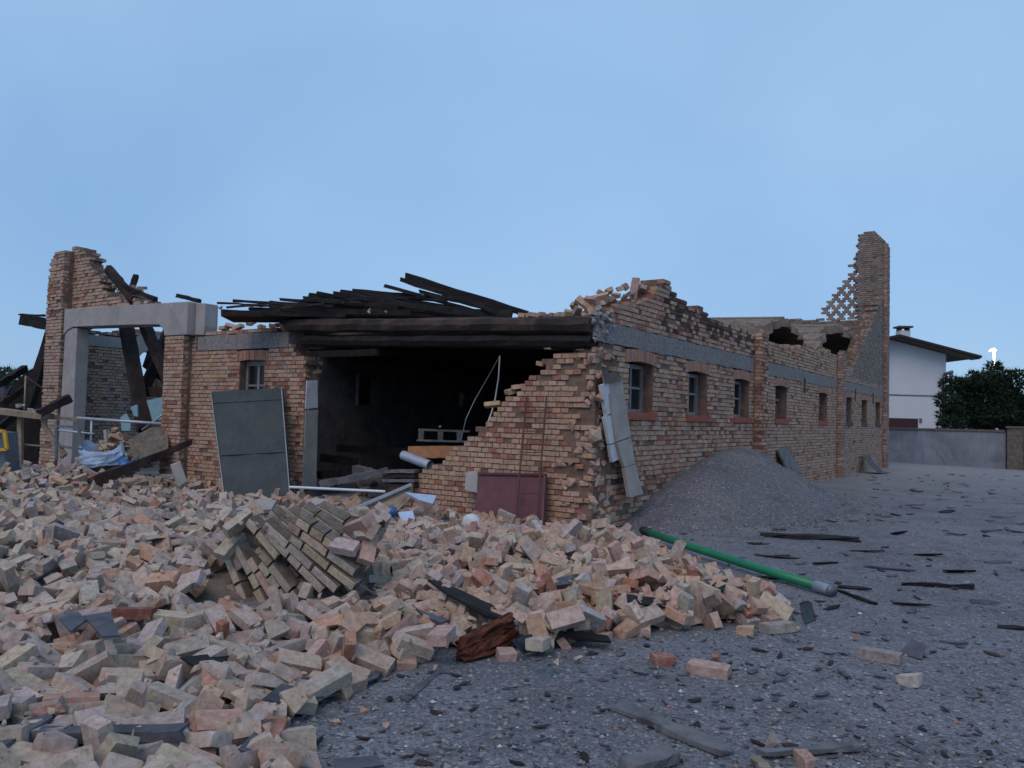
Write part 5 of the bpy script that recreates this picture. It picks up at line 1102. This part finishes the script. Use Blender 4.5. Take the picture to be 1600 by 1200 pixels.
# lit street lamp
lp = P(1553, 700, 52); lp.z = 0; zt = P(1553, 547, 52).z
t = thing('street_lamp', lp, 'lit street lamp rising above the dark evergreen tree', 'street lamp')
mb = MB(); mb.tube([lp, lp + Vector((0, 0, zt - 1.15))], [.09, .06], 10); put(mb, 'pole', M['steel'], t, True)
mb = MB(); mb.tube([lp + Vector((0, 0, zt - 1.15)), lp + Vector((0, 0, zt - .6)), lp + Vector((0, 0, zt - .12))], [.035, .06, .085], 12); put(mb, 'pole_glare', M['lamp'], t, True)  # top of the pole made to glow, standing in for the lamp's glare
mb = MB(); mb.tube([lp + Vector((-.34, 0, zt - .10)), lp + Vector((-.2, 0, zt - .02)), lp + Vector((0, 0, zt + .02)), lp + Vector((.14, 0, zt - .02))], [.03, .09, .13, .06], 12); put(mb, 'lantern', M['lamp'], t, True)
# ---------------------------------------------------------------- write out the loose bricks
vis = []
for k, (vi, Mx, c, zt) in enumerate(LOOSE):
    p = Mx.translation; ix, iy = int((p.x - GX0) / RES), int((p.y - GY0) / RES)
    buried = 0
    if 3 < ix < len(gx) - 3 and 3 < iy < len(gy) - 3: buried = HF[iy - 2:iy + 3, ix - 2:ix + 3].mean() - zt
    px, py, pz = px_of(p)
    if -10 < px < 1610 and py < 1205 and buried < .02 and VAR[vi][3] != 'lump': vis.append((pz * (1.5 if VAR[vi][3] == 'half' else 1), k))
vis.sort(); single = {k for _, k in vis[:300]}
AREAS = [(lambda p: p.y < 4.6, 'bottom left rubble'), (lambda p: p.x < -1.9, 'left rubble slope'), (lambda p: p.x < -.2, 'rubble below the fallen masonry'), (lambda p: True, 'pink rubble by the pipe')]
stuff = MB()
for k, (vi, Mx, c, zt) in enumerate(LOOSE):
    if k in single:
        o = link('loose_brick' if VAR[vi][3] != 'half' else 'broken_brick', var_mesh(vi)); o.matrix_world = Mx; o.color = (*c, 1)
        p = Mx.translation; where = next(a[1] for a in AREAS if a[0](p)); grp = 'bricks in the ' + where; qx, qy, _ = px_of(p)
        tone = 'reddish' if c[0] > 2.0 * c[1] else 'pink' if c[0] > 1.42 * c[1] else 'sandy' if c[0] > 1.25 * c[1] else 'dusty'
        up = abs((Mx.to_3x3() @ Vector((0, 0, 1))).z); side_ = 'flat' if up > .75 else 'tipped' if up > .4 else 'on edge'
        kind = {'whole': 'whole', 'chipped': 'chipped', 'half': 'half', 'pair': 'double'}[VAR[vi][3]]
        tag(o, f'{kind} {tone} brick {side_} in {where}, {place_words(qx, qy)}', 'brick', grp)
    else:
        R = np.array(Mx.to_3x3()); t_ = np.array(Mx.translation); stuff.raw([tuple(q) for q in VNP[vi] @ R.T + t_], VAR[vi][1], c)
o = stuff.build('brick_rubble', M['rub_a']); tag(o, 'mass of smaller and farther bricks spread over the rubble field', 'rubble', kind='stuff')

# ---------------------------------------------------------------- write out the bricks of the masonry
cand = []
for k, (a, b, c, j) in enumerate(BR):
    m_ = L((a[0] + b[0]) / 2, (a[1] + b[1]) / 2, (a[2] + b[2]) / 2); lt_ = toL(m_)
    if lt_.y > 5 or m_.z < .18: continue
    if lt_.x > .3 and m_.z < float(heap_local(np.array(lt_.x), np.array(-.1))) + .03: continue
    if lt_.x < .5 and lt_.y < 4 and lt_.x > .09: continue
    cand.append((-(m_ - EYE).length, k))
cand.sort(reverse=True); single = {k for _, k in cand[:300]}
um = []
for q in range(10):
    m_ = MB(); m_.box((-.5, -.5, -.5), (.5, .5, .5), j=.028); me = m_.mesh('brick'); me.materials.append(M['brick_o']); um.append(me)
stuff = MB()
for k, (a, b, c, j) in enumerate(BR):
    if k in single:
        par = fw if a[0] < .125 and a[1] > -.08 and (b[1] - a[1] < .3 and a[0] < .1) and b[0] < .3 and not (a[1] < .02 and a[0] > .12) else side
        o = link('brick', um[k % 10], par); o.location = tuple((p + q) / 2 for p, q in zip(a, b)); o.scale = tuple(q - p for p, q in zip(a, b)); o.color = (*c, 1)
        if j > .008: o.rotation_euler = (rng.uniform(-j, j) * 3, rng.uniform(-j, j) * 3, rng.uniform(-j, j) * 3)
    else: stuff.box(a, b, c, j)
o = stuff.build('brickwork', M['brick_a'], root); o['kind'] = 'stuff'; o['label'] = 'weathered brick courses of the ruined walls'
print('loose', len(LOOSE), 'masonry', len(BR), 'objects', len(bpy.data.objects))
